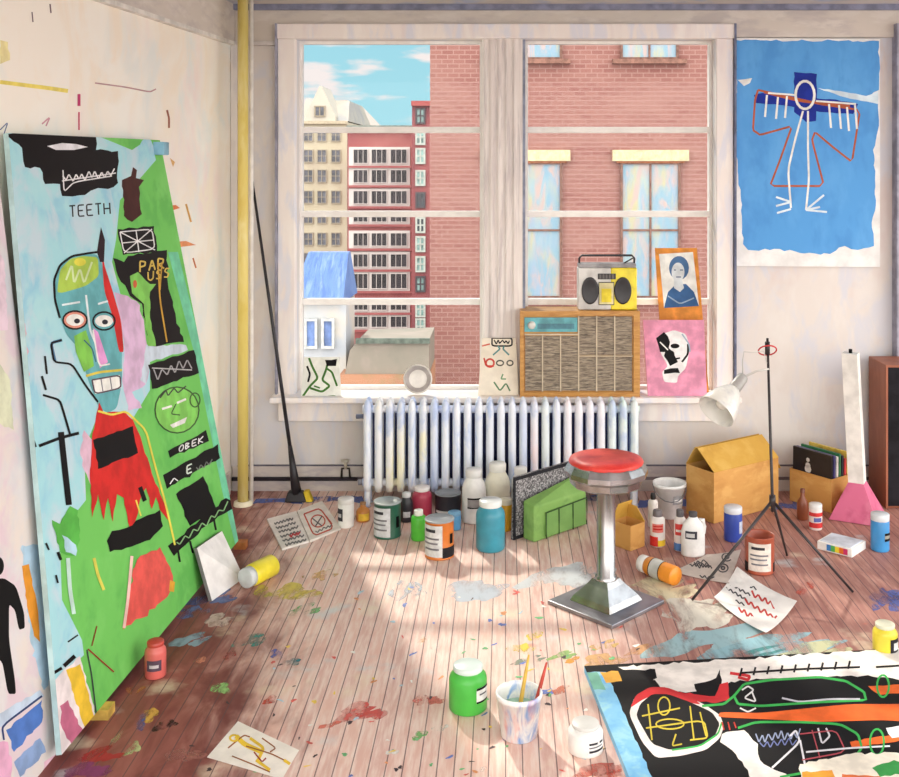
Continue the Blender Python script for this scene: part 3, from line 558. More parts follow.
# ---- blue painting on the right wall
yb = YB-.034
bp = thing('wall_painting', 'blue painting of a white outlined figure with spread arms, hung right of the window', 'painting', ((bx(808, yb)), YB, bz(265, yb)))
mb = MB(); P, n, clip = panel(mb, at(735, 38, yb), at(880, 39, yb), at(880, 267, yb), at(735, 266, yb), .032, M((238, 238, 236), .04))
BLU = multi('sky_blue_paint', [(84, 160, 226), (96, 170, 232), (76, 150, 218)], 4, (1, 1, .5)); NAV, ORB = (28, 48, 150), (176, 92, 60)
art(mb, P, n, clip, [('r', BLU, [(735, 40), (879, 41), (879, 90), (870, 96), (878, 104), (878, 130), (873, 150), (876, 200), (872, 228), (874, 246), (858, 250), (845, 246), (830, 254), (800, 253), (780, 249), (748, 250), (743, 244), (741, 200), (736, 150), (736, 110), (737, 92)], 1.2),
 ('r', WHT, [(738, 80), (752, 78), (750, 83), (744, 86)], .4), ('r', (214, 232, 244), [(818, 88), (845, 92), (866, 96), (878, 91), (878, 104), (862, 101), (840, 96)], .5), ('r', NAV, [(794, 72), (817, 74), (816, 121), (806, 122), (794, 112)], .6), ('r', NAV, [(754, 95), (770, 92), (800, 98), (830, 99), (858, 104), (853, 114), (820, 112), (780, 105), (756, 103)], .6),
 ('s', ORB, 2, [(758, 90), (790, 97), (820, 104), (860, 110), (852, 162), (834, 148), (815, 132), (812, 140), (824, 186), (770, 186), (780, 160), (792, 126), (760, 135), (753, 130), (755, 100), (758, 90)]), ('s', ORB, 2.6, [(764, 92), (800, 101), (850, 106)]),
 ('s', WHT, 2.6, ell(805, 95, 9.5, 14)), ('s', WHT, 1.8, [(768, 93), (796, 95)]), ('s', WHT, 1.8, [(816, 101), (856, 104)])] +
 [('s', WHT, 2, [(a, b), (a-2, b+22)]) for a, b in ((767, 95), (778, 97), (787, 96))] + [('s', WHT, 2, [(a, b), (a+2, b+24)]) for a, b in ((829, 104), (839, 105), (847, 107), (855, 105))] +
 [('s', WHT, 2, [(803, 111), (795, 140), (788, 170), (791, 208)]), ('s', WHT, 2, [(808, 111), (808, 150), (809, 180), (806, 210)])] +
 [('s', (220, 234, 246), 2, [(791, 202), (776, y)]) for y in (197, 206)] + [('s', (220, 234, 246), 2, [(791, 209), (777, 213)])] + [('s', (220, 234, 246), 2, [(806, 210), (x, y)]) for x, y in ((824, 195), (820, 207), (827, 212))])
mb.build('canvas', bp, recalc=False)
# ---- black canvas lying on the floor
TL = Vector((.362, 4.80, .03)); u = Vector((.993, .117, 0)); v = Vector((.117, -.993, 0)); Wd, Hd = 1.95, 1.35
fc = thing('floor_canvas', 'black canvas with green outlined shapes and orange bars lying on the floor, lower right', 'painting', tuple(TL+u*Wd/2+v*Hd/2-Vector((0, 0, .03))))
mb = MB(); P, n, clip = panel(mb, TL, TL+u*Wd, TL+u*Wd+v*Hd, TL+v*Hd, .029, M((11, 10, 12), .05), multi('blue_edge', [(120, 186, 226), (150, 200, 226)], 6))
GR, OR = (60, 176, 84), (232, 104, 44)
c_ops = [('r', multi('blue_strip', [(124, 188, 226), (104, 172, 220), (150, 204, 220)], 9), [(583, 672), (606, 672), (652, 777), (660, 800), (636, 800), (626, 777)], 1), ('r', (120, 180, 160), [(583, 672), (597, 672), (606, 690), (592, 690)], 1), ('r', (226, 168, 70), [(600, 672), (618, 671), (622, 681), (606, 683)], .8),
 ('r', (238, 232, 226), [(618, 667), (900, 648), (915, 648), (915, 680), (862, 676), (740, 680), (690, 692), (662, 690), (655, 680)], 1.4), ('r', BLK, [(622, 671), (655, 669), (657, 678), (650, 681), (626, 681)], 1.2), ('r', BLK, [(694, 684), (716, 678), (720, 669), (722, 680), (718, 692), (698, 694)], 1), ('r', (206, 50, 56), [(680, 692), (715, 696), (720, 684), (728, 682), (730, 700), (716, 703), (690, 700)], 1.2), ('s', (206, 50, 56), 3, [(730, 673), (750, 676), (748, 680), (738, 677)]),
 ('p', (236, 226, 222), [(629, 714), (634, 698), (648, 689), (664, 688), (680, 694), (704, 704), (720, 715), (724, 726), (720, 738), (706, 750), (680, 756), (656, 758), (642, 742)]), ('p', (206, 52, 56), [(630, 708), (636, 695), (650, 687), (666, 687), (690, 696), (702, 705), (676, 700), (656, 694), (642, 700)]), ('p', (12, 11, 12), [(636, 716), (640, 704), (652, 694), (668, 694), (690, 702), (712, 712), (720, 724), (714, 738), (694, 748), (670, 750), (652, 744)]),
 ('s', (206, 186, 60), 1.6, [(642, 716), (680, 708)]), ('s', (206, 186, 60), 1.6, [(648, 704), (652, 740)]), ('s', (206, 186, 60), 1.5, ell(664, 706, 6, 9)), ('s', (206, 186, 60), 1.5, ell(670, 724, 14, 5)), ('s', (206, 186, 60), 1.6, [(646, 728), (704, 720), (708, 738), (690, 740)]), ('s', (206, 186, 60), 1.5, [(690, 706), (694, 740)]), ('s', (206, 186, 60), 1.5, [(676, 734), (672, 746), (682, 744)]), ('s', (206, 186, 60), 1.4, [(700, 712), (706, 736)]), ('s', GR, 1.8, [(672, 750), (700, 746), (718, 734), (722, 722)]),
 ('p', OR, [(720, 712), (760, 713), (810, 708), (850, 704), (915, 704), (915, 722), (880, 720), (820, 722), (760, 719), (718, 717)]), ('r', OR, [(868, 686), (915, 684), (915, 692), (880, 695)], .8), ('r', OR, [(850, 742), (915, 730), (915, 738), (852, 748)], .8),
 ('p', (10, 9, 11), [(738, 690), (760, 681), (820, 678), (850, 682), (866, 694), (862, 700), (800, 702), (742, 702)]), ('s', GR, 2.4, [(702, 706), (724, 704), (734, 696), (744, 684), (770, 680), (820, 677), (846, 681), (864, 692), (866, 700), (820, 702), (760, 706), (738, 704), (734, 696)]), ('s', (200, 200, 210), 1.8, [(782, 698), (800, 702), (830, 699), (860, 699)]),
 ('s', (226, 226, 226), 1.6, [(742, 690), (748, 686), (754, 690), (744, 698), (756, 702), (752, 692)]), ('s', (226, 226, 226), 1.6, [(740, 708), (748, 712), (756, 708)]), ('r', (238, 232, 226), [(722, 734), (744, 730), (758, 744), (760, 760), (790, 777), (800, 800), (760, 800), (748, 770), (732, 750), (720, 742)], 1.4),
 ('s', GR, 2.4, [(738, 728), (756, 722), (800, 722), (840, 724), (858, 734), (862, 748), (852, 760), (820, 770), (780, 777)])] + scrawl(756, 738, 800, 734, (150, 160, 190), 1.3, 14, 6, 3) + scrawl(760, 745, 796, 742, (110, 120, 170), 1.2, 10, 5, 7) + [('s', (226, 226, 232), 2, [(772, 768), (800, 742), (796, 730), (790, 736)]), ('s', (226, 226, 232), 2, [(800, 740), (806, 770)]), ('s', (226, 226, 232), 1.8, [(818, 728), (822, 744), (830, 736), (826, 728)]), ('s', (180, 80, 90), 1.3, [(800, 734), (836, 730), (846, 752), (802, 760)]), ('s', (180, 80, 90), 1.2, [(812, 730), (820, 758)]), ('s', (226, 226, 232), 1.8, [(806, 752), (850, 748), (890, 746)]),
 ('s', GR, 2, ell(883, 686, 6, 11)), ('s', GR, 2, ell(877, 742, 7, 13)), ('r', (238, 230, 214), [(800, 764), (850, 754), (915, 752), (915, 800), (800, 800)], 1.5), ('r', (232, 160, 60), [(802, 772), (832, 770), (842, 800), (800, 800)], 1), ('r', (60, 150, 76), [(872, 768), (894, 760), (915, 772), (880, 777)], 1), ('r', (228, 120, 70), [(842, 774), (880, 776), (880, 800), (840, 800)], 1), ('r', (226, 226, 230), [(886, 728), (915, 724), (915, 736), (892, 738)], .8)] + [('s', BLK, 2, [(740+i*13.5, 676-i*.9), (742+i*13.5, 668-i*.9)]) for i in range(9)] + [('s', BLK, 2, [(740, 673), (800, 669), (860, 667)]), ('s', BLK, 2, [(876, 667), (910, 665)]), ('s', (190, 60, 50), 1.4, [(722, 722), (724, 730)]), ('s', (190, 60, 50), 1.4, [(728, 722), (730, 730)]), ('s', (190, 60, 50), 1.4, [(734, 722), (736, 728)])]
art(mb, P, n, clip, c_ops); mb.build('canvas', fc, recalc=False)

# ---- things leaning on the window sill
ZS = .702
def sill_panel(name, label, cat, q, Ybot, Ytop, th, mf, ops, ms=None):
    (tl, tr, br_, bl_) = q
    def bot(px): return Vector((bx(px, Ybot), Ybot, ZS))
    TLv, TRv = at(tl[0], tl[1], Ytop), at(tr[0], tr[1], Ytop)
    TRv.z = TLv.z = (TRv.z+TLv.z)/2
    m = MB(); P, n, clip = panel(m, TLv, TRv, bot(br_[0]), bot(bl_[0]), th, mf, ms); art(m, P, n, clip, ops)
    return tag(m.build(name, origin=tuple((bot(br_[0])+bot(bl_[0]))/2), recalc=False), label, cat)
sill_panel('small_painting', 'small white picture with looping green and black lines at the left end of the sill', 'picture', ((304, 356), (339, 358), (341, 400), (301, 400)), 7.36, 7.43, .012, M((236, 238, 230), .05),
 [('s', (70, 120, 50), 2.2, [(303, 396), (310, 386), (318, 378), (312, 366), (309, 358)]), ('s', (70, 120, 50), 2.2, [(310, 388), (322, 392), (330, 386), (322, 380), (326, 370), (328, 362)]), ('s', (70, 120, 50), 2, [(326, 368), (332, 372), (337, 386)]), ('s', (70, 120, 50), 2, [(306, 399), (318, 398), (334, 396), (338, 398)]), ('s', BLK, 2, [(307, 366), (310, 374), (308, 382)]), ('r', BLK, [(325, 360), (337, 359), (336, 366), (327, 366)], 1), ('s', (70, 120, 50), 1.6, [(314, 386), (320, 388)])])
sill_panel('drawing_sheet', 'cream drawing of a simple face with a red ear, left of the wooden radio', 'picture', ((482, 338), (516, 338), (518.5, 394), (478, 394)), 7.37, 7.44, .01, M((240, 230, 212), .04),
 [('s', BLK, 1.6, [(492, 338), (512, 338), (512, 346), (492, 346), (492, 338)])] + scrawl(494, 342, 510, 342, BLK, 1.2, 8, 2.4, 5) + [('s', (200, 90, 70), 1.4, [(482, 346), (490, 344)]), ('s', (90, 140, 140), 1.6, [(493, 355), (500, 349), (498, 346)]), ('s', (90, 140, 140), 1.6, [(509, 355), (503, 349), (504, 346)]), ('s', (206, 70, 60), 1.8, ell(490, 363, 4, 4)), ('s', (206, 70, 60), 1.6, [(484, 358), (486, 366), (494, 366)]), ('s', (90, 90, 80), 1.4, ell(500, 363, 3.5, 2.5)), ('s', (90, 90, 80), 1.4, ell(510, 363, 3, 2.5)), ('s', (120, 160, 120), 1.4, [(503, 374), (501, 379), (506, 379)]), ('s', (90, 130, 90), 1.5, [(494, 382), (500, 391), (506, 383), (510, 391)]), ('s', (200, 90, 70), 1.4, [(516, 343), (519, 344)])])
sill_panel('portrait_board', 'tall orange board with a blue monochrome portrait print, behind the pink picture', 'picture', ((655, 248), (697, 248), (709, 394), (664, 394)), 7.47, 7.60, .012, M((222, 146, 66), .12),
 [('p', (232, 234, 230), [(659, 254), (693, 252), (699, 306), (664, 308)]), ('p', (60, 100, 150), [(664, 308), (668, 292), (676, 284), (686, 284), (694, 292), (699, 306)]), ('p', (76, 112, 156), ell(679, 268, 10, 12)), ('p', (214, 222, 226), ell(678, 272, 6.5, 9.5)), ('p', (214, 222, 226), [(674, 280), (682, 280), (684, 288), (680, 292), (674, 288)]), ('s', (60, 90, 130), 1, [(674, 270), (676, 270)]), ('s', (60, 90, 130), 1, [(680, 270), (683, 270)]), ('s', (60, 90, 130), 1, [(676, 277), (681, 277)]), ('s', (150, 176, 200), 1.3, [(668, 296), (680, 304), (694, 298)])])
sill_panel('pink_picture', 'pink picture with a white mask-like shape scrawled in black, right end of the sill', 'picture', ((643, 320), (704, 320), (707, 394), (648, 394)), 7.36, 7.42, .018, M((226, 152, 180), .1),
 [('p', (238, 236, 236), [(662, 334), (674, 330), (686, 334), (690, 348), (686, 368), (678, 376), (677, 383), (664, 382), (662, 372), (668, 366), (660, 352)]), ('r', BLK, [(656, 338), (664, 332), (670, 342), (668, 352), (660, 352)], 1.6), ('r', BLK, [(666, 346), (674, 352), (678, 362), (670, 366), (664, 356)], 1.4), ('p', BLK, ell(675, 346, 4.5, 2.4)), ('r', BLK, [(664, 370), (678, 368), (680, 373), (664, 374)], .8), ('s', BLK, 2, [(682, 362), (688, 354), (688, 344)]), ('s', BLK, 1.6, [(670, 360), (680, 358)]), ('s', WHT, 1.2, [(660, 342), (668, 350)]), ('s', (160, 180, 200), 1.4, [(682, 334), (689, 344), (690, 352)])])
# round plate
Yp = 7.44; c = at(418, 380, Yp); m = MB(); R = 14.5/F*Yp
m.xf = Matrix.Translation((c.x, Yp, ZS+R)) @ Matrix.Rotation(math.radians(82), 4, 'X')
m.lathe([(0, -.012), (.45*R, -.012), (.6*R, -.01), (R, .012), (R, .018), (.62*R, 0), (.45*R, 0), (0, -.002)], M((226, 220, 212), .06, .3), seg=36)
m.lathe([(.62*R, .0015), (.9*R, .0145)], M((172, 164, 160), .1, .3), seg=36)
tag(m.build('round_plate', origin=(c.x, Yp, ZS)), 'round white dish with a grey ring standing upright on the sill above the radiator', 'plate')

# ---- wooden radio and boombox
Yr = 7.33; x0, x1 = bx(520, Yr), bx(640, Yr); z0, z1 = ZS, 1.30
MWD = multi('honey_wood', [(196, 142, 70), (180, 124, 60), (208, 156, 86)], 6, (1, 1, 6), .45)
rd = thing('wooden_radio', 'large honey-wood radio cabinet with woven grille panels on the sill', 'radio', ((x0+x1)/2, Yr+.12, ZS))
m = MB(); fw = .045
m.box(x0, x1, Yr+.02, Yr+.25, z0, z1, MWD, .006)
for a in ((x0, x1, z0, z0+fw*.7), (x0, x1, z1-fw*.7, z1), (x0, x0+fw*.6, z0+fw*.7, z1-fw*.7), (x1-fw, x1, z0+fw*.7, z1-fw*.7)): m.box(a[0], a[1], Yr, Yr+.02, a[2], a[3], MWD)
m.build('cabinet', rd)
MGR = multi('woven_grille', [(150, 136, 116), (106, 94, 82), (178, 164, 144), (90, 80, 72)], 26, (.35, 1, 3.2)); MRB = M((206, 192, 168), .06)
gx0, gx1, gz0, gz1 = x0+fw*.7, x1-fw*1.1, z0+fw*.8, z1-fw*.8; dx = (gx1-gx0)/6; dz = gz1-gz0
for i in range(6):
    cells = [(gz0, gz0+dz*.74)] if i < 3 else [(gz0, gz0+dz*.46), (gz0+dz*.475, gz1)]
    for a, b in cells:
        g = MB(); g.box(gx0+i*dx+.005, gx0+(i+1)*dx-.005, Yr+.010, Yr+.02, a+.004, b-.004, MGR); g.build('grille', rd)
g = MB()
for i in range(1, 6): g.box(gx0+i*dx-.0045, gx0+i*dx+.0045, Yr+.006, Yr+.02, gz0, (gz0+dz*.74) if i < 3 else gz1, MRB)
g.box(gx0, gx0+3*dx-.005, Yr+.006, Yr+.02, gz0+dz*.745, gz0+dz*.765, MRB); g.box(gx0+3*dx+.005, gx1, Yr+.0065, Yr+.02, gz0+dz*.46, gz0+dz*.475, MRB); g.build('divider', rd)
g = MB(); g.box(gx0, gx0+3*dx-.008, Yr+.008, Yr+.02, gz0+dz*.79, gz1-.01, M((92, 168, 176), .15, .3)); g.box(gx0+.09, gx0+3*dx-.03, Yr+.006, Yr+.008, gz0+dz*.83, gz0+dz*.90, M((70, 130, 146), .15, .3)); dp = g.build('dial_panel', rd)
g = MB(); g.xf = Matrix.Translation((gx0+.05, Yr+.008, gz0+dz*.88)) @ Matrix.Rotation(math.radians(90), 4, 'X'); g.lathe([(.028, 0), (.026, .018), (.018, .022), (0, .022)], M((196, 196, 190), .1, .3), seg=20); g.build('knob', dp)
# boombox
Yk = 7.38; x0, x1 = bx(578, Yk), bx(637, Yk); z0, z1 = 1.302, bz(268, Yk); D = .13
bm_ = thing('boombox', 'yellow and silver portable stereo with two black speakers on top of the wooden radio', 'stereo', ((x0+x1)/2, Yk+D/2, z0))
m = MB(); xm = x0+(x1-x0)*.56; SIL = M((206, 204, 200), .08, .4); YEL = M((232, 214, 50), .08, .4); DK = M((38, 36, 40), .15, .4)
m.box(x0, xm, Yk, Yk+D, z0, z1, SIL, .008); m.box(xm, x1, Yk, Yk+D, z0, z1, YEL, .008); m.box(x0+.004, x1-.004, Yk+.01, Yk+D-.005, z1, z1+.03, M((150, 148, 150), .15), .006); m.build('body', bm_)
for sx in (x0+.085, x1-.1):
    m = MB(); m.xf = Matrix.Translation((sx, Yk, z0+.135)) @ Matrix.Rotation(math.radians(90), 4, 'X')
    m.lathe([(.062, 0), (.066, .006), (.06, .009), (.05, .004), (0, .01)], DK, seg=28, sx=.92, sy=1.45); so = m.build('speaker', bm_)
m = MB(); cx0, cx1 = x0+(x1-x0)*.36, x0+(x1-x0)*.6; m.box(cx0-.005, cx1+.005, Yk-.006, Yk, z0+.034, z0+.196, DK); m.box(cx0, cx1, Yk-.008, Yk-.006, z0+.04, z0+.19, M((222, 212, 160), .1)); m.box(cx0+.015, cx1-.015, Yk-.011, Yk-.008, z0+.055, z0+.15, M((240, 218, 70), .1)); m.build('cassette_door', bm_)
m = MB(); m.box(cx0-.01, x1-(x1-x0)*.36, Yk-.006, Yk, z0+.215, z0+.255, DK); [m.box(cx0+i*.022, cx0+i*.022+.014, Yk-.012, Yk-.006, z0+.22, z0+.25, M((110, 106, 104))) for i in range(5)]; m.build('button_panel', bm_)
m = MB(); hz = bz(256, Yk); m.tube([(x0+.015, Yk+.05, z1-.03), (x0+.012, Yk+.05, hz-.02), (x0+.03, Yk+.05, hz), (x1-.03, Yk+.05, hz), (x1-.012, Yk+.05, hz-.02), (x1-.015, Yk+.05, z1-.03)], .008, DK); m.build('handle', bm_)
m = MB(); m.tube([(x1-.09, Yk+.03, z1+.03), (x1-.02, Yk+.03, z1+.07)], .005, DK); m.build('antenna', bm_)

# ================================================================== RADIATOR, PIPE, BROOM
MRA = multi('radiator_paint', [(232, 238, 248), (208, 220, 246), (246, 248, 252), (186, 204, 240)], 4, (1.4, 1.4, .4), .4)
MRAs = [MRA, multi('radiator_cream', [(236, 238, 242), (242, 238, 206), (190, 206, 236)], 4, (1, 1, .6), .4), multi('radiator_pink', [(238, 238, 246), (246, 226, 230), (196, 208, 234)], 4, (1, 1, .6), .4), multi('radiator_mint', [(232, 242, 244), (222, 242, 234), (190, 208, 234)], 4, (1, 1, .6), .4)]
Yf, Yk2 = 7.10, 7.27; rx0, rx1 = bx(361, Yf), bx(641, Yf); N = 25
ra = thing('radiator', 'old blue-white column radiator with many upright sections under the window sill', 'radiator', ((rx0+rx1)/2, (Yf+Yk2)/2, 0))
for i in range(N):
    x = rx0+(rx1-rx0)*(i+.5)/N; hw = (rx1-rx0)/N*.35; m = MB(); mt = MRAs[1] if i in (1, 2, 3, 5) else MRAs[2] if i in (15, 18, 19, 20, 21) else MRAs[3] if i in (16, 22, 23, 24) else MRA
    for yc in (Yf+.04, Yk2-.04):
        pts = [(x, yc, z) for z in (.10, .14, .2, .6, .66, .70, .725)]
        m.tube(pts, [hw*.8, hw*1.05, hw, hw, hw*1.05, hw*.8, hw*.3], mt, 12)
    m.tube([(x, Yf+.04, .68), (x, Yk2-.04, .68)], hw*.9, mt, 10); m.tube([(x, Yf+.04, .13), (x, Yk2-.04, .13)], hw*.9, mt, 10)
    m.tube([(x-(rx1-rx0)/N*.5, (Yf+Yk2)/2, .65), (x+(rx1-rx0)/N*.5, (Yf+Yk2)/2, .65)], .026, mt, 10, False); m.tube([(x-(rx1-rx0)/N*.5, (Yf+Yk2)/2, .15), (x+(rx1-rx0)/N*.5, (Yf+Yk2)/2, .15)], .026, mt, 10, False)
    m.build('section', ra)
m = MB(); m.box(rx0-.01, rx1+.01, Yk2+.03, Yk2+.04, .13, .62, multi('gap_shade_navy', [(58, 66, 112), (44, 50, 88), (72, 84, 136)], 4)); m.build('gap_shade_panel', ra)['label'] = 'dark blue sheet added as shade between the sections'  # added sheet; its navy stands in for shade in the radiator gaps
for i in (0, 24):
    x = rx0+(rx1-rx0)*(i+.5)/N
    for yc in (Yf+.04, Yk2-.04):
        m = MB(); m.tube([(x, yc, 0.001), (x, yc, .02), (x, yc, .11)], [.026, .02, .022], MRA, 12); m.build('leg', ra)
m = MB(); m.tube([(rx0-.03, Yf+.085, .15), (rx0+.01, Yf+.085, .15)], .02, M((150, 150, 160))); m.tube([(rx0-.045, Yf+.085, .60), (rx0+.01, Yf+.085, .60)], .016, M((110, 118, 140))); m.build('valve', ra)
# small wall valve left of radiator
p = at(346, 478, 7.46); m = MB()
m.tube([(p.x-.03, 7.445, .101), (p.x-.026, 7.44, .17), (p.x+.026, 7.44, .17), (p.x+.03, 7.445, .101)], .008, M((60, 54, 50), .2)); m.tube([(p.x, 7.44, .17), (p.x, 7.43, .22)], .012, M((206, 196, 176))); m.lathe([(0, 0), (.028, .002), (.028, .012), (0, .014)], M((214, 206, 190)), (p.x, 7.43, .22), 16)
tag(m.build('pipe_valve', origin=(p.x, 7.44, .1)), 'small pale valve on dark bent pipes above the baseboard, left of the radiator', 'valve')
# steam pipe
p = on_floor(243, 505); m = MB(); MPI = multi('pipe_yellow', [(232, 212, 120), (240, 226, 160), (222, 198, 96)], 5, (1, 1, .25), .45)
sp_ = thing('steam_pipe', 'yellow floor-to-ceiling pipe in the corner left of the window', 'pipe', (p.x, p.y, 0))
m.tube([(p.x, p.y, .002), (p.x, p.y, 1.8), (p.x, p.y, ZC-.002)], .036, MPI, 18); m.build('pipe', sp_)
m = MB(); m.lathe([(.037, .03), (.06, .026), (.065, .001)], M((240, 234, 206), .06), (p.x, p.y, 0), 24); m.build('floor_flange', sp_)
m = MB(); m.tube([(p.x+.052, p.y+.02, .01), (p.x+.052, p.y+.02, ZC-.003)], .015, M((232, 228, 220), .05), 12); m.build('return_pipe', sp_)
# broom
f = on_floor(300, 501); top = at(251, 172, 7.42); BKM = M((34, 32, 38), .2, .45)
bo = thing('broom', 'long black-handled broom leaning in the corner beside the window', 'broom', (f.x, f.y, 0))
foot = Vector((f.x-.03, f.y, .10)); m = MB(); m.tube([foot, foot.lerp(top, .5), top], [.014, .012, .009], BKM, 10); m.build('handle', bo)
m = MB(); dv = (top-foot).normalized(); m.tube([foot-dv*.05, foot+dv*.10, foot+dv*.28], [.036, .026, .014], BKM, 14); m.build('socket', bo)
m = MB(); m.hexa([(f.x-.10, f.y-.045, .002), (f.x+.05, f.y-.045, .002), (f.x+.05, f.y+.045, .002), (f.x-.10, f.y+.045, .002)], [(f.x-.08, f.y-.03, .07), (f.x+.02, f.y-.03, .07), (f.x+.02, f.y+.03, .07), (f.x-.08, f.y+.03, .07)], BKM, .008); m.build('brush_head', bo)
m = MB(); m.hexa([(f.x+.051, f.y-.035, .002), (f.x+.09, f.y-.03, .002), (f.x+.09, f.y+.03, .002), (f.x+.051, f.y+.035, .002)], [(f.x+.03, f.y-.03, .07), (f.x+.06, f.y-.025, .075), (f.x+.06, f.y+.025, .075), (f.x+.03, f.y+.03, .07)], M((206, 180, 50), .15)); o = m.build('bristle_tuft', bo); o['label'] = 'yellow tuft'

# ================================================================== JARS, CANS, BOTTLES
def spec(x0, x1, yt, yb):
    r = (x1-x0)/2; cx = (x0+x1)/2; k = (yb-HY)/F; yc = yb-r*k/(1+k*r/F)
    Y = CH*F/(yc-HY); R = r/F*Y; kt = (yt-HY)/F; H = CH-(yt+r*.8*kt-HY)/F*Y
    return (cx-CX)/F*Y, Y, R, H
PROF = {
 'jar': ([(0, 0), (.9, 0), (1, .04), (1, .70), (.95, .77), (.78, .84), (.72, .87), (.72, .9)], [(.77, .88), (.79, .90), (.79, .985), (.74, 1), (0, 1)], 'jar'),
 'tallneck': ([(0, 0), (.92, 0), (1, .03), (1, .62), (.9, .72), (.66, .82), (.6, .88)], [(.66, .85), (.68, .87), (.68, .98), (.62, 1), (0, 1)], 'jar'),
 'bottle': ([(0, 0), (.92, 0), (1, .04), (1, .70), (.92, .78), (.6, .84)], [(.62, .8), (.64, .82), (.62, .98), (.56, 1), (0, 1)], 'bottle'),
 'spray': ([(0, 0), (.95, 0), (1, .02), (1, .72), (.9, .78), (.55, .82)], [(.5, .8), (.5, .95), (.4, 1), (0, 1)], 'bottle'),
 'cyl': ([(0, 0), (.95, 0), (1, .03), (1, .80), (.96, .83), (.9, .84)], [(.97, .82), (1.0, .84), (1.0, .985), (.95, 1), (0, 1)], 'bottle'),
 'can': ([(0, .02), (.94, .02), (.99, 0), (1.02, .012), (1.0, .035), (.985, .04), (.985, .95), (1.02, .965)], [(1.02, .96), (1.03, .985), (.99, 1), (.92, .985), (.86, .965), (.8, .985), (.74, .965), (0, .965)], 'can'),
 'opencan': ([(0, .02), (.94, .02), (.99, 0), (1.02, .015), (1.0, .04), (1, .96), (1.03, .985), (1.0, 1), (.95, .97), (.94, .75), (0, .75)], None, 'can'),
 'brown': ([(0, 0), (.9, 0), (1, .03), (1, .5), (.85, .6), (.42, .72), (.36, .88)], [(.42, .86), (.42, .98), (0, 1)], 'bottle')}
def container(kind, name, label, cat, box, body, lid=None, lab=None, group=None, rough=.35, bands=None, H=None):
    X, Y, R, Hh = spec(*box); Hh = H or Hh; b, l, _ = PROF[kind]
    t = thing(name, label, cat, (X, Y, 0), group); m = MB()
    m.lathe([(r*R, .001+z*Hh) for r, z in b], M(body, .06, rough, 7), (X, Y, 0)); part = 'can_body' if 'can' in kind else 'jar_body' if PROF[kind][2] == 'jar' else 'bottle_body'
    m.build(part, t)
    if l:
        m = MB(); m.lathe([(r*R, .001+z*Hh) for r, z in l], M(lid or (230, 228, 222), .04, .35, 7), (X, Y, 0)); m.build('cap' if PROF[kind][2] == 'bottle' else 'lid', t)
    for (a0, a1, za, zb, c, lines) in (lab or []):
        m = MB(); rr = R*1.0+.0012; A0, A1 = math.radians(a0), math.radians(a1)
        m.lathe([(rr, za*Hh), (rr, zb*Hh)], M(c, .06, .6, 30), (X, Y, .001), 16, A0, A1)
        for (lz, lh, lc, s, e) in lines:
            m.lathe([(rr+.0009, (za+(zb-za)*lz)*Hh), (rr+.0009, (za+(zb-za)*(lz+lh))*Hh)], M(lc, .1, .6), (X, Y, .001), 10, A0+(A1-A0)*s, A0+(A1-A0)*e)
        m.build('label', t)
    return t, X, Y, R, Hh
TX = [(.78, .1, (60, 60, 66), .15, .7), (.55, .06, (120, 120, 126), .1, .85), (.4, .06, (130, 130, 136), .1, .8), (.22, .06, (120, 120, 126), .15, .85)]
G1 = 'paint containers in front of the radiator'; G2 = 'paint containers right of the stool'; G3 = 'paint containers in the foreground'
container('cyl', 'plastic_jar', 'small white jar with a dark label beside the open sketchbook', 'jar', (338, 354, 496, 529), (236, 236, 232), (222, 220, 216), [(-70, -15, .25, .68, (60, 58, 64), [(.3, .3, (200, 200, 200), .2, .8)])], G1)
container('brown', 'amber_jar', 'small amber bottle between the white jar and the green paint can', 'bottle', (356, 370, 500, 523), (196, 128, 56), (150, 110, 70), [(-30, 60, .1, .45, (230, 190, 70), [])], G1)
container('can', 'paint_can', 'dark green paint can with a large silver label', 'can', (374, 401, 497, 540), (44, 98, 80), (150, 160, 160), [(-80, 18, .06, .88, (204, 208, 212), TX), (45, 62, .3, .62, BLK, [])], G1)
container('tallneck', 'paint_jar', 'black jar with a pale lid directly right of the green paint can', 'jar', (400, 413, 491, 523), (48, 46, 54), (214, 216, 218), [(-25, 40, .18, .38, (196, 196, 200), [])], G1)
container('jar', 'paint_jar', 'crimson jar with a white cap near the radiator', 'jar', (412, 432, 484, 521), (184, 62, 88), (238, 234, 232), None, G1)
container('can', 'paint_can', 'low black paint tin with a dull grey lid behind the light blue jar', 'can', (435, 461, 489, 522), (44, 44, 52), (140, 146, 152), [(-60, 50, .3, .4, (206, 206, 206), []), (-60, 50, .15, .22, (196, 196, 196), [])], G1)
container('bottle', 'paint_bottle', 'small bright green bottle with a white cap', 'bottle', (411, 426, 508, 542), (84, 200, 66), (234, 238, 230), None, G1)
container('cyl', 'paint_jar', 'light blue jar peeping out behind the orange and black can', 'jar', (448, 461, 510, 531), (98, 172, 226), (128, 186, 226), None, G1)
container('can', 'paint_can', 'orange and black paint can with a silver label, nearest of the cans by the radiator', 'can', (425, 454, 514, 561), (214, 120, 46), (150, 156, 160), [(-78, 15, .08, .9, (210, 212, 212), TX), (15, 89, .05, .32, (36, 34, 38), []), (48, 66, .4, .66, BLK, [])], G1)
container('tallneck', 'glass_jar', 'tall white jar with a grey label standing left of the cream jar', 'jar', (462, 486, 466, 525), (238, 238, 236), (226, 226, 224), [(-30, 65, .3, .5, (150, 146, 146), [(.85, .15, BLK, 0, 1), (.0, .12, BLK, 0, 1)])], G1)
container('tallneck', 'glass_jar', 'tall cream jar, the tallest of the jars by the radiator', 'jar', (485, 510, 460, 520), (234, 232, 212), (230, 230, 222), None, G1)
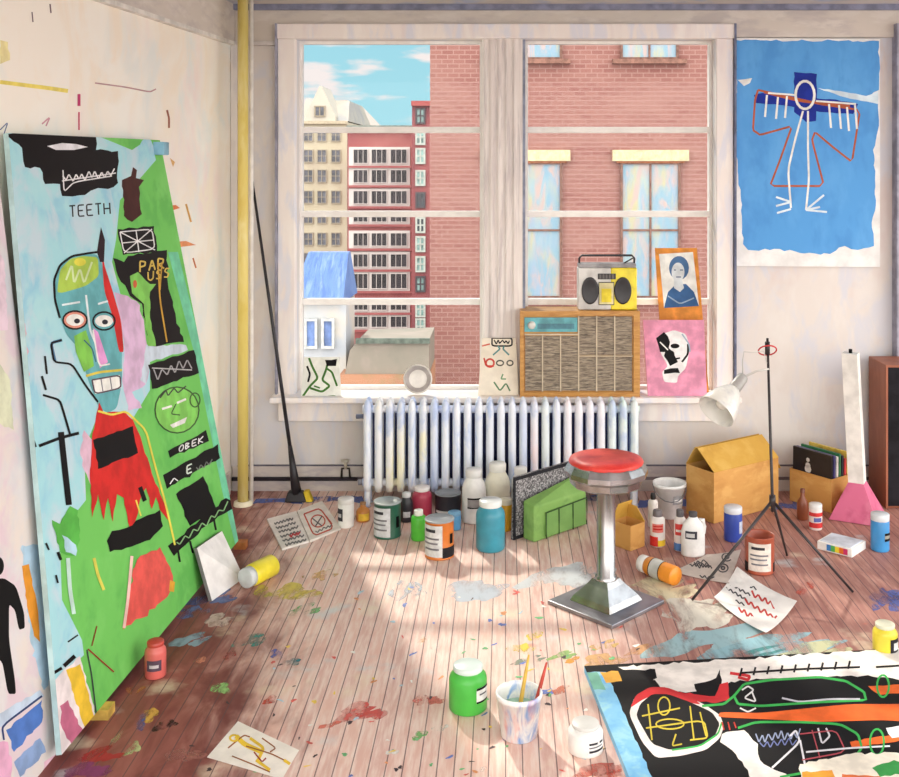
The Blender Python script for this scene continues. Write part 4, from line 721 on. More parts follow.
container('tallneck', 'glass_jar', 'white jar with a thin dark label just behind the speckled board', 'jar', (511, 530, 465, 515), (234, 236, 236), (240, 240, 236), [(-60, 60, .2, .34, (120, 116, 118), [])], G1)
container('cyl', 'paint_bottle', 'slim yellow bottle between the teal jar and the speckled board', 'bottle', (500, 512, 497, 532), (232, 176, 44), (236, 230, 206), None, G1)
container('jar', 'paint_jar', 'teal jar with a white lid, largest blue jar by the radiator', 'jar', (476, 505, 496, 554), (62, 150, 172), (228, 232, 230), None, G1)
# right of the stool
container('spray', 'spray_can', 'slim white bottle with a black cap left of the white tub', 'bottle', (648, 658, 492, 528), (232, 228, 222), BLK, [(20, 80, .1, .5, (206, 90, 80), [])], G2)
container('bottle', 'glue_bottle', 'white bottle with a red and yellow band, in front of the white tub', 'bottle', (650, 665, 508, 548), (236, 232, 228), (110, 104, 106), [(-80, 80, .03, .2, (232, 196, 60), []), (-85, -5, .03, .3, (206, 56, 50), []), (-50, 40, .42, .66, (214, 120, 110), [(.3, .2, RED, .1, .9), (.65, .15, RED, .1, .9)])], G2)
container('bottle', 'glue_bottle', 'slim red and white bottle with a blue foot left of the white jug', 'bottle', (674, 686, 508, 552), (234, 224, 220), (90, 86, 90), [(-85, 85, .02, .2, (90, 130, 190), []), (-60, 40, .4, .68, (206, 70, 66), [(.3, .2, WHT, .1, .9)])], G2)
container('cyl', 'paint_jar', 'dark blue jar with a white lid in front of the big carton', 'jar', (724, 742, 504, 543), (52, 78, 172), (222, 226, 232), [(30, 75, .25, .6, (190, 200, 222), [])], G2)
container('opencan', 'open_can', 'open rusty brown tin with a pale paper label between the tripod legs', 'can', (745, 774, 530, 576), (170, 84, 60), None, [(-60, 35, .1, .85, (222, 212, 202), TX), (50, 89, .04, .3, (40, 34, 36), []), (-89, -62, .04, .3, (40, 34, 36), [])], G2)
container('brown', 'brown_bottle', 'small brown glass bottle in front of the record carton', 'bottle', (797, 808, 487, 521), (130, 70, 44), (110, 60, 44), None, G2)
container('cyl', 'spice_tin', 'small red and white tin right of the brown bottle', 'tin', (809, 822, 502, 531), (232, 220, 216), (226, 226, 224), [(-85, 85, .1, .3, (206, 60, 60), []), (-85, 85, .55, .7, (206, 60, 60), []), (-30, 40, .34, .5, (90, 100, 160), [])], G2)
container('cyl', 'paint_jar', 'sky blue jar with a white lid at the right edge of the floor', 'jar', (871, 889, 511, 553), (66, 148, 210), (216, 222, 226), [(10, 75, .3, .52, (150, 150, 140), [(.7, .3, BLK, 0, 1), (0, .3, BLK, 0, 1)])], G2)
container('jar', 'paint_jar', 'yellow jar with a black label above the black floor canvas', 'jar', (873, 897, 619, 660), (226, 208, 62), (214, 214, 190), [(5, 75, .15, .62, (40, 38, 42), [(.25, .5, (200, 200, 200), .25, .8)])], G3)
container('jar', 'paint_jar', 'bright green jar with a white lid in the middle foreground', 'jar', (449, 487, 657, 718), (76, 186, 72), (214, 230, 224), [(28, 80, .28, .62, (226, 228, 226), [(.85, .15, BLK, 0, 1), (0, .12, BLK, 0, 1), (.5, .1, (90, 90, 96), .2, .8)])], G3)
container('jar', 'paint_jar', 'small pink-red jar with a dark label standing by the foot of the green canvas', 'jar', (145, 166, 637, 681), (214, 104, 98), (190, 70, 60), [(-30, 50, .25, .55, (90, 70, 86), [(.3, .3, (200, 190, 196), .2, .8)])], G3)
t, X, Y, R, H = container('jar', 'ink_jar', 'squat white jar with black lettering beside the blue edge of the floor canvas', 'jar', (568, 603, 715, 760), (234, 234, 230), (206, 206, 202), [(0, 75, .15, .6, (226, 226, 224), [(.75, .16, (40, 40, 46), .1, .5), (.75, .16, (40, 40, 46), .62, .85), (.5, .1, (90, 90, 96), .1, .8), (.15, .18, (40, 40, 46), .1, .9)])], G3)
# white tub with handle
X, Y, R, H = spec(653, 686, 478, 522); t = thing('plastic_tub', 'white plastic tub with a wire handle standing by the wall', 'tub', (X, Y, 0), G2)
m = MB(); m.lathe([(0, .001), (.62*R, .001), (.68*R, .02*H), (.92*R, .9*H), (1.0*R, .9*H), (1.02*R, H), (.95*R, H), (.9*R, .92*H), (.66*R, .1*H), (0, .1*H)], M((232, 234, 234), .06, .4), (X, Y, 0)); m.build('tub_body', t)
m = MB(); rr = lambda z: R*(.68+.24*(z-.02)/.88)+.002
m.lathe([(rr(.45), .45*H), (rr(.7), .7*H)], M((150, 150, 152), .1), (X, Y, 0), 14, .1, 1.1); m.lathe([(rr(.52)+.001, .52*H), (rr(.6)+.001, .6*H)], M((226, 226, 226)), (X, Y, 0), 10, .2, .9); m.build('label', t)
m = MB(); m.tube([(X-R*1.02, Y, .95*H)]+[(X-R*1.02*math.cos(a), Y-R*.75*math.sin(a)-.01, .95*H-.42*H*math.sin(a)) for a in [i*math.pi/8 for i in range(1, 8)]]+[(X+R*1.02, Y, .95*H)], .003, M((120, 120, 126))); m.build('handle', t)
# white jug
X, Y, R, H = spec(681, 705, 508, 559); t = thing('plastic_jug', 'white plastic jug with a dark cap and slanted label right of the stool', 'jug', (X, Y, 0), G2)
m = MB(); m.lathe([(0, .001), (.95*R, .001), (1.0*R, .04*H), (.98*R, .55*H), (.8*R, .72*H), (.4*R, .85*H), (.3*R, .9*H)], M((236, 236, 234), .06, .4), (X, Y, 0), sy=.75); m.build('jug_body', t)
m = MB(); m.lathe([(.34*R, .88*H), (.36*R, .98*H), (0, H)], M((80, 78, 80)), (X, Y, 0)); m.build('cap', t)
m = MB(); m.tube([(X+.5*R, Y, .8*H), (X+.86*R, Y, .8*H), (X+.95*R, Y, .65*H), (X+.9*R, Y, .5*H)], .012, M((230, 230, 228), .06)); m.build('handle', t)
m = MB(); m.lathe([(R+.002, .42*H), (R+.002, .6*H)], M((60, 60, 70)), (X, Y, 0), 12, -.8, .2, sy=.77); m.lathe([(R+.003, .46*H), (R+.003, .55*H)], M((206, 206, 206)), (X, Y, 0), 10, -.7, 0, sy=.77); m.build('label', t)
# bucket with two brushes
X, Y, R, H = spec(496, 542, 682, 748); t = thing('paint_bucket', 'white paint-smeared plastic bucket in the middle foreground', 'bucket', (X, Y, 0), G3)
MBK = multi('smeared_bucket', [(236, 238, 236), (228, 120, 104), (236, 238, 236), (120, 164, 220), (236, 238, 236)], 4, (1.8, 1.8, .7), .4)
m = MB(); m.lathe([(0, .001), (.72*R, .001), (.78*R, .03*H), (.97*R, .88*H), (1.0*R, .88*H), (1.03*R, .97*H), (1.0*R, H), (.95*R, H), (.92*R, .9*H), (.9*R, .62*H)], MBK, (X, Y, 0), 40); m.build('bucket_body', t)
m = MB(); m.lathe([(.905*R, .62*H), (0, .62*H)], M((170, 214, 190), .1, .2), (X, Y, 0), 40); m.build('paint', t)
def brush(label, p0, p1, c, tip):
    p0, p1 = Vector(p0), Vector(p1); b = thing('paint_brush', label, 'brush', tuple(p0), 'brushes in the bucket'); d = (p1-p0)
    m = MB(); m.tube([p0+d*.25, p0+d*.45, p0+d*.8, p1], [.008, .0095, .007, .004], M(c, .12, .4), 10); m.build('handle', b)
    m = MB(); m.tube([p0+d*.16, p0+d*.25], .010, M((180, 180, 184), .1, .3), 10); m.build('ferrule', b)
    m = MB(); m.tube([p0, p0+d*.08, p0+d*.16], [.004, .011, .010], M(tip, .2), 10); m.build('bristles', b)
s = F/Y
brush('ochre handled paint brush standing in the bucket', (X-.015, Y-.01, .012), (X+(529-519)/s, Y+.02, CH-(657-HY)/F*Y), (206, 168, 70), (120, 90, 60))
brush('red handled paint brush tilted right in the bucket', (X+.04, Y+.01, .012), (X+(547-519)/s, Y+.04, CH-(667-HY)/F*Y), (176, 60, 46), (90, 70, 60))
# lying bottles
def lying(name, label, cat, pa, pb, R, body, lid, capfirst, lab):
    a, b = on_floor(*pa), on_floor(*pb); a.z = b.z = R+.002; d = b-a; Ln = d.length
    t = thing(name, label, cat, ((a.x+b.x)/2, (a.y+b.y)/2, 0))
    xf = Matrix.Translation(a) @ d.to_track_quat('Z', 'Y').to_matrix().to_4x4()
    m = MB(); m.xf = xf; m.lathe([(0, .16*Ln), (.8*R, .16*Ln), (.97*R, .24*Ln), (R, .28*Ln), (R, .97*Ln), (.94*R, Ln), (0, Ln)], M(body, .06, .3, 7)); m.build('can_body' if 'can' in name else 'bottle_body', t)
    m = MB(); m.xf = xf; m.lathe([(0, 0), (.84*R, 0), (.9*R, .02*Ln), (.9*R, .2*Ln), (0, .2*Ln)], M(lid, .06, .4)); m.build('cap', t)
    if lab:
        m = MB(); m.xf = xf; m.lathe([(R+.001, .38*Ln), (R+.001, .66*Ln)], M(lab, .08)); m.lathe([(R+.002, .37*Ln), (R+.002, .39*Ln)], M(BLK)); m.lathe([(R+.002, .65*Ln), (R+.002, .67*Ln)], M(BLK)); m.build('label', t)
lying('pill_bottle', 'orange bottle with a white cap lying on its side near the stool foot', 'bottle', (641, 572), (676, 586), .052, (224, 140, 44), (234, 232, 226), True, (196, 196, 190))
lying('yellow_can', 'yellow can lying on its side beside the blank white canvas', 'can', (245, 590), (272, 576), .06, (232, 216, 52), (206, 212, 214), True, None)

# ================================================================== STOOL
X, Y = .534, 5.55; st_ = thing('bar_stool', 'chrome pedestal bar stool with a round red seat', 'stool', (X, Y, 0))
def chrome():
    m, t, b = nt('worn_chrome'); f = noise(t, 7, 4, (1, 1, .3)); c = mixc(t, ramp(t, f, .3, .7), L3((150, 147, 145)), L3((206, 207, 210)))
    t.links.new(c, b.inputs['Base Color']); b.inputs['Metallic'].default_value = 1; b.inputs['Roughness'].default_value = .27; return m
MCH = chrome()
m = MB(); m.lathe([(.192, .745), (.198, .757), (.19, .770), (.15, .782), (.08, .787), (0, .788)], multi('red_vinyl', [(214, 56, 48), (224, 74, 62), (198, 44, 42)], 7, rough=.4), (X, Y, 0), 48); m.build('seat_cushion', st_)
m = MB(); m.lathe([(.19, .757), (.197, .752), (.203, .745), (.222, .715), (.222, .690), (.196, .672), (.190, .64), (.180, .632), (0, .632)], MCH, (X, Y, 0), 12, smooth=False); m.build('seat_ring', st_)
m = MB(); m.lathe([(.075, .632), (.052, .61), (.049, .59), (.049, .155), (.058, .15), (.058, .135)], MCH, (X, Y, 0), 32); m.build('column', st_)
def sq(h, z, a=45): return [(X+h*math.sqrt(2)*math.cos(math.radians(a+90*i-45)), Y+h*math.sqrt(2)*math.sin(math.radians(a+90*i-45)), z) for i in range(4)]
m = MB()
for (h0, z0, h1, z1) in ((.135, .022, .120, .05), (.120, .05, .07, .11), (.07, .11, .052, .137)): m.hexa(sq(h0, z0), sq(h1, z1), MCH)
m.build('pedestal', st_)
m = MB(); m.hexa(sq(.22, .001), sq(.218, .021), M((150, 150, 156), .1, .3, 8, (1, 1, 1), .8), .004); m.build('base_plate', st_)

# ================================================================== BAG, BOARD, CARTONS
A = Vector((.18, 6.44, 0)); u = Vector((.72, .694, 0)); v = Vector((-.694, .72, 0))
def P3(a, b, z): return A+u*a+v*b+Vector((0, 0, z))
GB = multi('bag_green', [(126, 170, 88), (140, 184, 102), (112, 154, 80)], 5); GD = M((62, 92, 52), .15)
t = thing('green_bag', 'boxy green bag with a sloping top and dark seams beside the stool', 'bag', tuple(P3(.24, .05, 0)))
m = MB(); m.hexa([P3(0, 0, .002), P3(.48, 0, .002), P3(.48, .1, .002), P3(0, .1, .002)], [P3(.0, .0, .225), P3(.48, .0, .222), P3(.46, .1, .305), P3(0, .1, .24)], GB, .012); m.build('bag_body', t)
m = MB(); m.hexa([P3(.09, -.018, .02), P3(.46, -.018, .012), P3(.46, -.001, .012), P3(.09, -.001, .02)], [P3(.10, -.012, .165), P3(.46, -.012, .175), P3(.46, -.001, .18), P3(.10, -.001, .17)], multi('pocket_green', [(112, 156, 82), (124, 168, 92)], 5), .004); pk = m.build('front_pocket', t)
for a in (.085, .20, .33, .46):
    m = MB(); m.tube([P3(a, -.021, .012), P3(a+.003, -.019, .1), P3(a+.006, -.014, .172)], .004, GD, 6); m.build('seam', t)
m = MB(); m.tube([P3(.09, -.014, .168), P3(.28, -.014, .174), P3(.466, -.013, .18)], .004, GD, 6); m.build('seam', t)
A2 = P3(-.06, .125, 0)
m = MB(); q = lambda a, b, z: A2+u*a+v*b+Vector((0, 0, z))
m.hexa([q(0, 0, .002), q(.52, 0, .002), q(.52, .02, .002), q(0, .02, .002)], [q(.02, .0, .385), q(.52, .0, .385), q(.52, .02, .385), q(.02, .02, .385)], multi('speckle', [(70, 68, 72), (150, 148, 150), (44, 42, 46), (190, 188, 190)], 60))
for (a0, a1, z0, z1) in ((0, .018, .002, .385), (.5, .521, .002, .385), (.018, .5, .002, .02), (.018, .5, .365, .386)): m.hexa([q(a0, -.006, z0), q(a1, -.006, z0), q(a1, .0, z0), q(a0, .0, z0)], [q(a0+.02*z0*0, -.006, z1), q(a1, -.006, z1), q(a1, .0, z1), q(a0, .0, z1)], M((34, 34, 40)))
tag(m.build('speckled_board', origin=tuple(q(.26, 0, 0))), 'dark framed black and grey speckled board standing behind the green bag', 'board')
CB = multi('cardboard', [(206, 154, 84), (194, 140, 72), (216, 168, 98)], 4, (1, 1, 2)); CBY = multi('cardboard_gold', [(206, 160, 66), (192, 146, 56), (214, 172, 84)], 4); CBI = M((120, 84, 50), .12)
def carton(name, label, A, u, v, Lu, Lv, H, flaps, th=.006, mo=None, mf=None):
    A = Vector(A); u = Vector(u).normalized(); v = Vector(v).normalized(); pt = lambda a, b, z: A+u*a+v*b+Vector((0, 0, z))
    t = thing(name, label, 'box', tuple(pt(Lu/2, Lv/2, 0))); m = MB(); mo = mo or CB; mf = mf or CBY
    def slab(p, q_, r_, s_, nrm): m.hexa([p, q_, r_, s_], [x+nrm*th for x in (p, q_, r_, s_)], mo)
    z = Vector((0, 0, 1))
    slab(pt(0, 0, .002), pt(Lu, 0, .002), pt(Lu, Lv, .002), pt(0, Lv, .002), z)
    slab(pt(0, 0, .009), pt(Lu, 0, .009), pt(Lu, 0, H), pt(0, 0, H), v); slab(pt(0, Lv-th, .009), pt(Lu, Lv-th, .009), pt(Lu, Lv-th, H), pt(0, Lv-th, H), v)
    slab(pt(0, th, .009), pt(0, Lv-th, .009), pt(0, Lv-th, H), pt(0, th, H), u); slab(pt(Lu-th, th, .009), pt(Lu-th, Lv-th, .009), pt(Lu-th, Lv-th, H), pt(Lu-th, th, H), u)
    m.build('carton_body', t)
    for (p, q_, r_, s_) in flaps:
        pp = [pt(*x) for x in (p, q_, r_, s_)]; nn = (pp[1]-pp[0]).cross(pp[3]-pp[0]).normalized(); m = MB(); m.hexa(pp, [x+nn*.005 for x in pp], mf); m.build('flap', t)
    return t
carton('cardboard_box', 'big golden-brown carton with raised top flaps against the back wall', (1.35, 6.785, 0), (.82, .57, 0), (-.57, .82, 0), .62, .25, .33,
 [((0, .0, .33), (.62, .0, .33), (.62, .15, .455), (0, .15, .455)), ((.62, .25, .33), (0, .25, .33), (0, .17, .455), (.62, .17, .455)), ((.615, .02, .335), (.615, .23, .335), (.69, .21, .24), (.69, .04, .24))])
carton('cardboard_box', 'small tan carton with an upright flap right behind the stool column', (.753, 6.30, 0), (.74, .67, 0), (-.67, .74, 0), .13, .15, .15,
 [((.0, .15, .15), (.13, .15, .15), (.13, .10, .262), (.0, .10, .262)), ((.13, 0, .15), (.13, .15, .15), (.10, .15, .24), (.10, .04, .24))])
rb = carton('cardboard_box', 'yellow open carton packed with upright records near the right wall', (2.173, 6.99, 0), (.80, .60, 0), (-.60, .80, 0), .30, .34, .225, [])
A3 = Vector((2.173, 6.99, 0)); u3 = Vector((.8, .6, 0)); v3 = Vector((-.6, .8, 0)); p3 = lambda a, b, z: A3+u3*a+v3*b+Vector((0, 0, z))
cols = [((26, 26, 32), 'black'), ((70, 66, 120), 'purple'), ((222, 220, 214), 'white'), ((44, 110, 70), 'green'), ((34, 34, 44), 'charcoal'), ((196, 60, 60), 'red'), ((220, 196, 90), 'yellow'), ((56, 90, 160), 'blue'), ((30, 30, 36), 'black')]
ordn = ['front', 'second', 'third', 'fourth', 'fifth', 'sixth', 'seventh', 'eighth', 'rearmost']
for i, (c, nm) in enumerate(cols):
    a = .012+i*.029; zt = .375-.004*i*(i % 3); m = MB()
    m.hexa([p3(a, .012, .012), p3(a+.018, .012, .012), p3(a+.018, .325, .012), p3(a, .325, .012)], [p3(a+.006, .012, zt), p3(a+.024, .012, zt), p3(a+.024, .325, zt+.004), p3(a+.006, .325, zt+.004)], M(c, .15, .4))
    if i == 0:
        for (b, z, r_) in ((.2, .31, .018), (.2, .272, .026), (.2, .248, .034)): m.face([p3(a+.0055-.002, b+r_*math.cos(k*.63)*.8, z+r_*math.sin(k*.63)*.8) for k in range(10)], M((214, 210, 204)))
    tag(m.build('record_sleeve', origin=tuple(p3(a, .17, .012))), ('black record sleeve with a small white figure at the front of the record carton' if i == 0 else '%s record sleeve, %s from the front of the record carton' % (nm, ordn[i])), 'record', 'records in the carton')

# ================================================================== LAMP AND STAND
C = Vector((1.49, 5.85, 0)); BM = M((40, 34, 36), .2, .4)
ls = thing('tripod_stand', 'thin black tripod stand with spread legs in front of the big carton', 'stand', (C.x, C.y, 0))
hub = Vector((C.x, C.y, .45)); top = Vector((1.462, 5.85, 1.355))
m = MB(); m.tube([hub-Vector((0, 0, .06)), hub, top], [.009, .009, .007], BM, 10); m.build('pole', ls)
for px, py in ((692, 600), (853, 592), (787, 555)):
    e = on_floor(px, py, .006); m = MB(); m.tube([hub, e], [.009, .007], BM, 8); lg = m.build('leg', ls)
m = MB(); m.tube([hub-Vector((0, 0, .03)), hub+Vector((0, 0, .03))], .018, BM, 12); m.build('hub', ls)
m = MB(); m.tube([top-Vector((.0, 0, .09)), top-Vector((0, 0, .02))], .014, BM, 12); m.build('clamp', ls)
m = MB(); cc = top-Vector((0, 0, .06)); m.tube([cc+Vector((.05*math.cos(a), -.03*math.sin(a), .032*math.sin(a)-.008)) for a in [i*math.pi/10 for i in range(21)]], .004, M((196, 60, 66)), 8, False); o = m.build('coiled_wire', ls); o['label'] = 'red wire ring'
# reflector lamp
oc = at(716, 412, 5.72); ax = Vector((.62, .50, .55)).normalized(); Lc = .20
la = thing('clamp_lamp', 'aluminium cone reflector lamp clipped to the tripod stand', 'lamp', tuple(oc))
xf = Matrix.Translation(oc) @ ax.to_track_quat('Z', 'Y').to_matrix().to_4x4(); MAL = multi('aluminium', [(222, 220, 212), (196, 196, 196), (236, 234, 228)], 6, rough=.35)
m = MB(); m.xf = xf; m.lathe([(.108, 0), (.110, .004), (.098, .06), (.076, .12), (.052, .165), (.034, .185), (.032, .183), (.049, .16), (.072, .117), (.094, .058), (.104, .002), (.108, 0)], MAL, seg=36); m.build('reflector', la)
m = MB(); m.xf = xf; m.lathe([(.0, .17), (.034, .17), (.036, .19), (.033, .27), (.028, .285), (0, .285)], M((176, 174, 170), .1, .35), seg=20); m.build('socket', la)
m = MB(); m.xf = xf; m.lathe([(0, .03), (.03, .045), (.04, .08), (.03, .12), (.018, .165)], M((240, 238, 228), .03, .2), seg=20); m.build('bulb', la)
b0 = oc+ax*.28; jn = Vector((1.47, 5.845, top.z-.17)); m = MB(); m.tube([b0, b0.lerp(jn, .5)+Vector((0, 0, .01)), jn], .006, M((214, 212, 206)), 8); m.build('arm', la)
m = MB(); m.tube([b0+Vector((.0, 0, .0)), b0+Vector((.0, .01, .09)), b0+Vector((.01, .02, .14)), jn+Vector((-.09, .01, .09)), jn+Vector((-.03, 0, .10)), jn+Vector((-.012, 0, .03))], .003, M((206, 204, 198)), 6); m.build('cord', la)

# ================================================================== PYRAMID LAMP, SPEAKER
X, Y = 2.325, 6.93; pl = thing('column_lamp', 'square white column rising from a pink pyramid base near the right edge', 'lamp', (X, Y, 0))
def rq(h, z, cx=X, cy=Y, a=62): return [(cx+h*1.414*math.cos(math.radians(a+90*i-45)), cy+h*1.414*math.sin(math.radians(a+90*i-45)), z) for i in range(4)]
m = MB(); m.hexa(rq(.155, .002), rq(.05, .232), multi('pink_base', [(212, 106, 142), (194, 88, 124), (220, 126, 156)], 4), .004); m.build('pyramid_base', pl)
m = MB(); m.hexa(rq(.049, .232), rq(.049, 1.08, X-.045), M((230, 228, 222), .06)); m.build('column', pl)
m = MB(); m.tube([(X-.045, Y, 1.08), (X-.045, Y, 1.105)], .012, M(BLK)); m.build('knob', pl)
sx0, sx1, sy0, sy1 = bx(886, 7.08), bx(886, 7.08)+.46, 7.08, 7.42
sk = thing('loudspeaker', 'tall brown wooden loudspeaker with a black front at the right edge', 'speaker', ((sx0+sx1)/2, (sy0+sy1)/2, 0))
MSP = multi('walnut', [(146, 84, 58), (130, 72, 52), (158, 94, 66)], 5, (1, 1, .4), .5)
m = MB(); m.box(sx0, sx1, sy0+.012, sy1, .002, .97, MSP, .005); m.box(sx0, sx0+.014, sy0, sy0+.012, .002, .97, MSP); m.box(sx0+.014, sx1, sy0, sy0+.012, .955, .97, MSP); m.build('cabinet', sk)
m = MB(); m.box(sx0+.016, sx1-.016, sy0+.001, sy0+.012, .02, .953, M((26, 25, 30), .2, .8)); m.build('grille', sk)

# ================================================================== PAPERS
def sheet(mb, q, m, th=.0015, curl=0, nu=6, nv=6, z0=.0022):
    q = [on_floor(*p) for p in q]; pts = []
    for j in range(nv+1):
        row = []
        for i in range(nu+1):
            a, b = i/nu, j/nv; p = q[0]*(1-a)*(1-b)+q[1]*a*(1-b)+q[2]*a*b+q[3]*(1-a)*b
            p.z = z0+curl*((2*a-1)**2)*((2*b-1)**2); row.append(p)
        pts.append(row)
    up = Vector((0, 0, th))
    for j in range(nv):
        for i in range(nu):
            c = [pts[j][i], pts[j][i+1], pts[j+1][i+1], pts[j+1][i]]; mb.face([p+up for p in c], m); mb.face(c[::-1], m)
    ring = pts[0]+[r[-1] for r in pts[1:]]+pts[-1][::-1][1:]+[r[0] for r in pts[1:-1]][::-1]
    for i in range(len(ring)): a, b = ring[i], ring[(i+1) % len(ring)]; mb.face([a, b, b+up, a+up], m)
    return (q[0]+q[1]+q[2]+q[3])/4, z0+th
def paper(name, label, cat, q, col_, ops, curl=0, group='papers on the floor'):
    z0 = .006 if name == 'letter_paper' else .0022; m = MB(); c, z = sheet(m, q, M(col_, .04), curl=curl, z0=z0); c.z = 0
    zt = z+.0003; art(m, (0, 0, zt), (0, 0, 1), [tuple(p) for p in q], ops, start=.0002, step=5e-5)
    return tag(m.build(name, origin=tuple(c), recalc=False), label, cat, group)
paper('drawing_paper', 'white paper with a yellow figure drawing at the bottom left of the floor', 'paper', [(238, 722), (299, 751), (282, 780), (207, 758)], (238, 232, 222),
 [('s', (232, 196, 60), 5, [(236, 736), (244, 744), (262, 752)]), ('s', (150, 90, 50), 1.4, [(228, 748), (244, 735), (250, 737)]), ('s', (226, 190, 60), 3, [(250, 738), (264, 748), (258, 760)]), ('s', (150, 90, 50), 1.3, [(246, 746), (272, 754), (284, 760)]), ('s', (150, 90, 50), 1.3, [(232, 756), (252, 764), (270, 772)]), ('s', (226, 190, 60), 3, [(256, 760), (270, 770)]), ('s', (150, 90, 50), 1.3, [(262, 738), (276, 748), (270, 752)]), ('s', (226, 190, 60), 3, [(284, 760), (290, 764)]), ('s', (150, 60, 50), 1.5, [(254, 752), (262, 762), (266, 758)]), ('s', (226, 190, 60), 2, ell(234, 738, 4, 3))])
paper('letter_paper', 'curling white sheet with red and black handwriting in front of the open tin', 'paper', [(737, 571), (797, 606), (766, 638), (714, 602)], (240, 238, 234),
 sum([scrawl(729+i*-3, 583+i*5, 750+i*-3, 595+i*5, (60, 60, 66), 1.4, 9, 1.8, i+40) for i in range(3)], []) + sum([scrawl(752-i*7, 593+i*8, 784-i*7, 611+i*8, (196, 60, 54), 1.8, 10, 3.4, i+60) for i in range(3)], []) + scrawl(740, 580, 756, 589, (60, 60, 66), 1.3, 7, 1.8, 71), curl=.02)
paper('sketch_paper', 'grey-beige sheet of small black drawings lying behind the handwritten sheet', 'paper', [(706, 556), (741, 551), (729, 585), (672, 573)], (206, 194, 184),
 [('s', (70, 66, 70), 1.3, ell(727, 557, 5, 4)), ('s', (70, 66, 70), 1.3, ell(723, 568, 5, 4)), ('s', (70, 66, 70), 1.8, ell(727, 557, 1.6, 1.4)), ('s', (70, 66, 70), 1.8, ell(723, 568, 1.6, 1.4))] + sum([scrawl(682+k*8, 564+k, 706+k*3, 561+k*3, (70, 66, 70), 1.2, 9, 2.4, k+80) for k in range(3)], []) + scrawl(700, 576, 716, 578, (70, 66, 70), 1.2, 7, 2, 90), curl=.006)
sb = thing('sketchbook', 'open sketchbook with red and black drawings lying left of the white jar', 'book', tuple(on_floor(303, 528)), 'papers on the floor')
m = MB(); sheet(m, [(267, 521), (296, 513), (309, 543), (282, 551)], M((228, 222, 216), .05), .012); art(m, (0, 0, .0145), (0, 0, 1), [(267, 521), (296, 513), (309, 543), (282, 551)], sum([scrawl(274+k*2.2, 524+k*4.2, 293+k*2.6, 518.5+k*4.2, (110, 108, 108), 1.4, 12, 1.6, k) for k in range(6)], []) + scrawl(290, 536, 300, 533, (190, 60, 66), 1.6, 6, 2, 9), start=.0003, step=5e-5); m.build('page', sb, recalc=False)
m = MB(); sheet(m, [(297, 513), (322, 503), (341, 530), (310, 543)], M((232, 226, 218), .05), .013); art(m, (0, 0, .0155), (0, 0, 1), [(297, 513), (322, 503), (341, 530), (310, 543)], [('s', (196, 84, 66), 1.4, [(304, 514), (320, 508), (334, 528), (314, 536), (304, 514)]), ('s', (196, 84, 66), 1.3, ell(318, 521, 7, 6)), ('s', (90, 88, 90), 1.2, [(312, 518), (322, 526)]), ('s', (90, 88, 90), 1.2, [(322, 516), (315, 527)]), ('s', (196, 84, 66), 1.3, [(326, 516), (332, 524)])] + scrawl(316, 532, 332, 525, (110, 108, 108), 1.2, 8, 1.5, 31), start=.0003, step=5e-5); m.build('page', sb, recalc=False)
# striped pencil box
a, b, c = on_floor(817, 549), on_floor(852, 558), on_floor(866, 549); t = thing('pencil_box', 'flat white box with a rainbow stripe lying right of the tripod', 'box', tuple((a+c)/2))
d = a+(c-b); m = MB(); hz = Vector((0, 0, .05)); m.hexa([a, b, c, d], [p+hz for p in (a, b, c, d)], M((236, 234, 230), .05), .004)
for p in ((a, b),):
    for i, cl_ in enumerate([(70, 130, 200), (90, 180, 90), (232, 210, 60), (230, 120, 50), (206, 60, 110)]):
        f0, f1 = .28+i*.12, .28+(i+1)*.12; q0, q1 = a.lerp(b, f0), a.lerp(b, f1); nv = Vector((b.y-a.y, -(b.x-a.x), 0)).normalized()*.0012
        m.face([q0+nv+Vector((0, 0, .008)), q1+nv+Vector((0, 0, .008)), q1+nv+Vector((0, 0, .044)), q0+nv+Vector((0, 0, .044))], M(cl_))
m.build('box_body', t, recalc=False)
m = MB(); m.hexa([p.lerp((a+c)/2, .12)+hz for p in (a, b, c, d)], [p.lerp((a+c)/2, .14)+hz+Vector((0, 0, .004)) for p in (a, b, c, d)], M((214, 220, 230), .08)); m.build('lid', t)

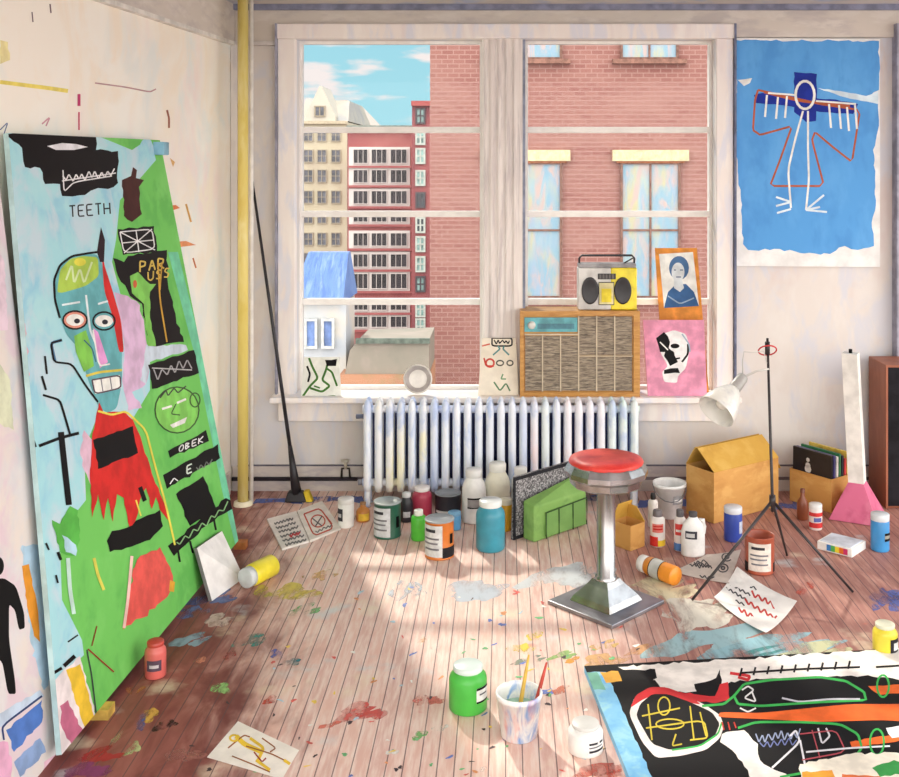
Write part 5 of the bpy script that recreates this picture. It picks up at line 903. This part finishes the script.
# ================================================================== LIGHT, SKY, CAMERA
sun = bpy.data.lights.new('sun', 'SUN'); sun.energy = 2.1; sun.angle = math.radians(2); sun.color = (1.0, .93, .80)
so = bpy.data.objects.new('sun', sun); COL.objects.link(so)
az, el = math.radians(21), math.radians(38)
so.rotation_euler = Vector((math.sin(az)*math.cos(el), -math.cos(az)*math.cos(el), -math.sin(el))).to_track_quat('-Z', 'Y').to_euler()
so.location = (-6, 20, 14)
w = bpy.data.worlds.new('sky'); bpy.context.scene.world = w; w.use_nodes = True; t = w.node_tree; bg = t.nodes['Background']
tc = node(t, 'ShaderNodeTexCoord'); mp = node(t, 'ShaderNodeMapping'); mp.inputs['Scale'].default_value = (14, 6, 52); t.links.new(tc.outputs['Generated'], mp.inputs[0])
nz = node(t, 'ShaderNodeTexNoise'); nz.inputs['Scale'].default_value = 1.0; nz.inputs['Detail'].default_value = 5; t.links.new(mp.outputs[0], nz.inputs['Vector'])
sp = node(t, 'ShaderNodeSeparateXYZ'); t.links.new(tc.outputs['Generated'], sp.inputs[0])
sky = mixc(t, ramp(t, sp.outputs[2], 0.0, .5), (.27, .52, .58, 1), (.14, .36, .56, 1))
sky = mixc(t, ramp(t, nz.outputs['Fac'], .47, .62), sky, (.66, .60, .58, 1))
over = ramp(t, sp.outputs[1], .35, -.15)                 # sky made brighter behind the camera, added fill light for the room
sky = mixc(t, over, sky, (2.6, 2.5, 2.36, 1))
gnd = ramp(t, sp.outputs[2], -.02, -.12); sky = mixc(t, gnd, sky, (1.0, .93, .88, 1))
t.links.new(sky, bg.inputs['Color']); bg.inputs['Strength'].default_value = 1.0
cam = bpy.data.cameras.new('camera'); co_ = bpy.data.objects.new('camera', cam); COL.objects.link(co_)
cam.sensor_fit = 'HORIZONTAL'; cam.sensor_width = 36; cam.lens = F/899*36
cam.shift_x = -(CX-449.5)/899; cam.shift_y = -(388.5-HY)/899; cam.clip_end = 400
co_.location = CAM; co_.rotation_euler = (math.radians(90), 0, 0)
sc = bpy.context.scene; sc.camera = co_
sc.view_settings.view_transform = 'Standard'; sc.view_settings.look = 'None'; sc.view_settings.gamma = 1; sc.view_settings.exposure = .54
sc.view_settings.use_curve_mapping = False
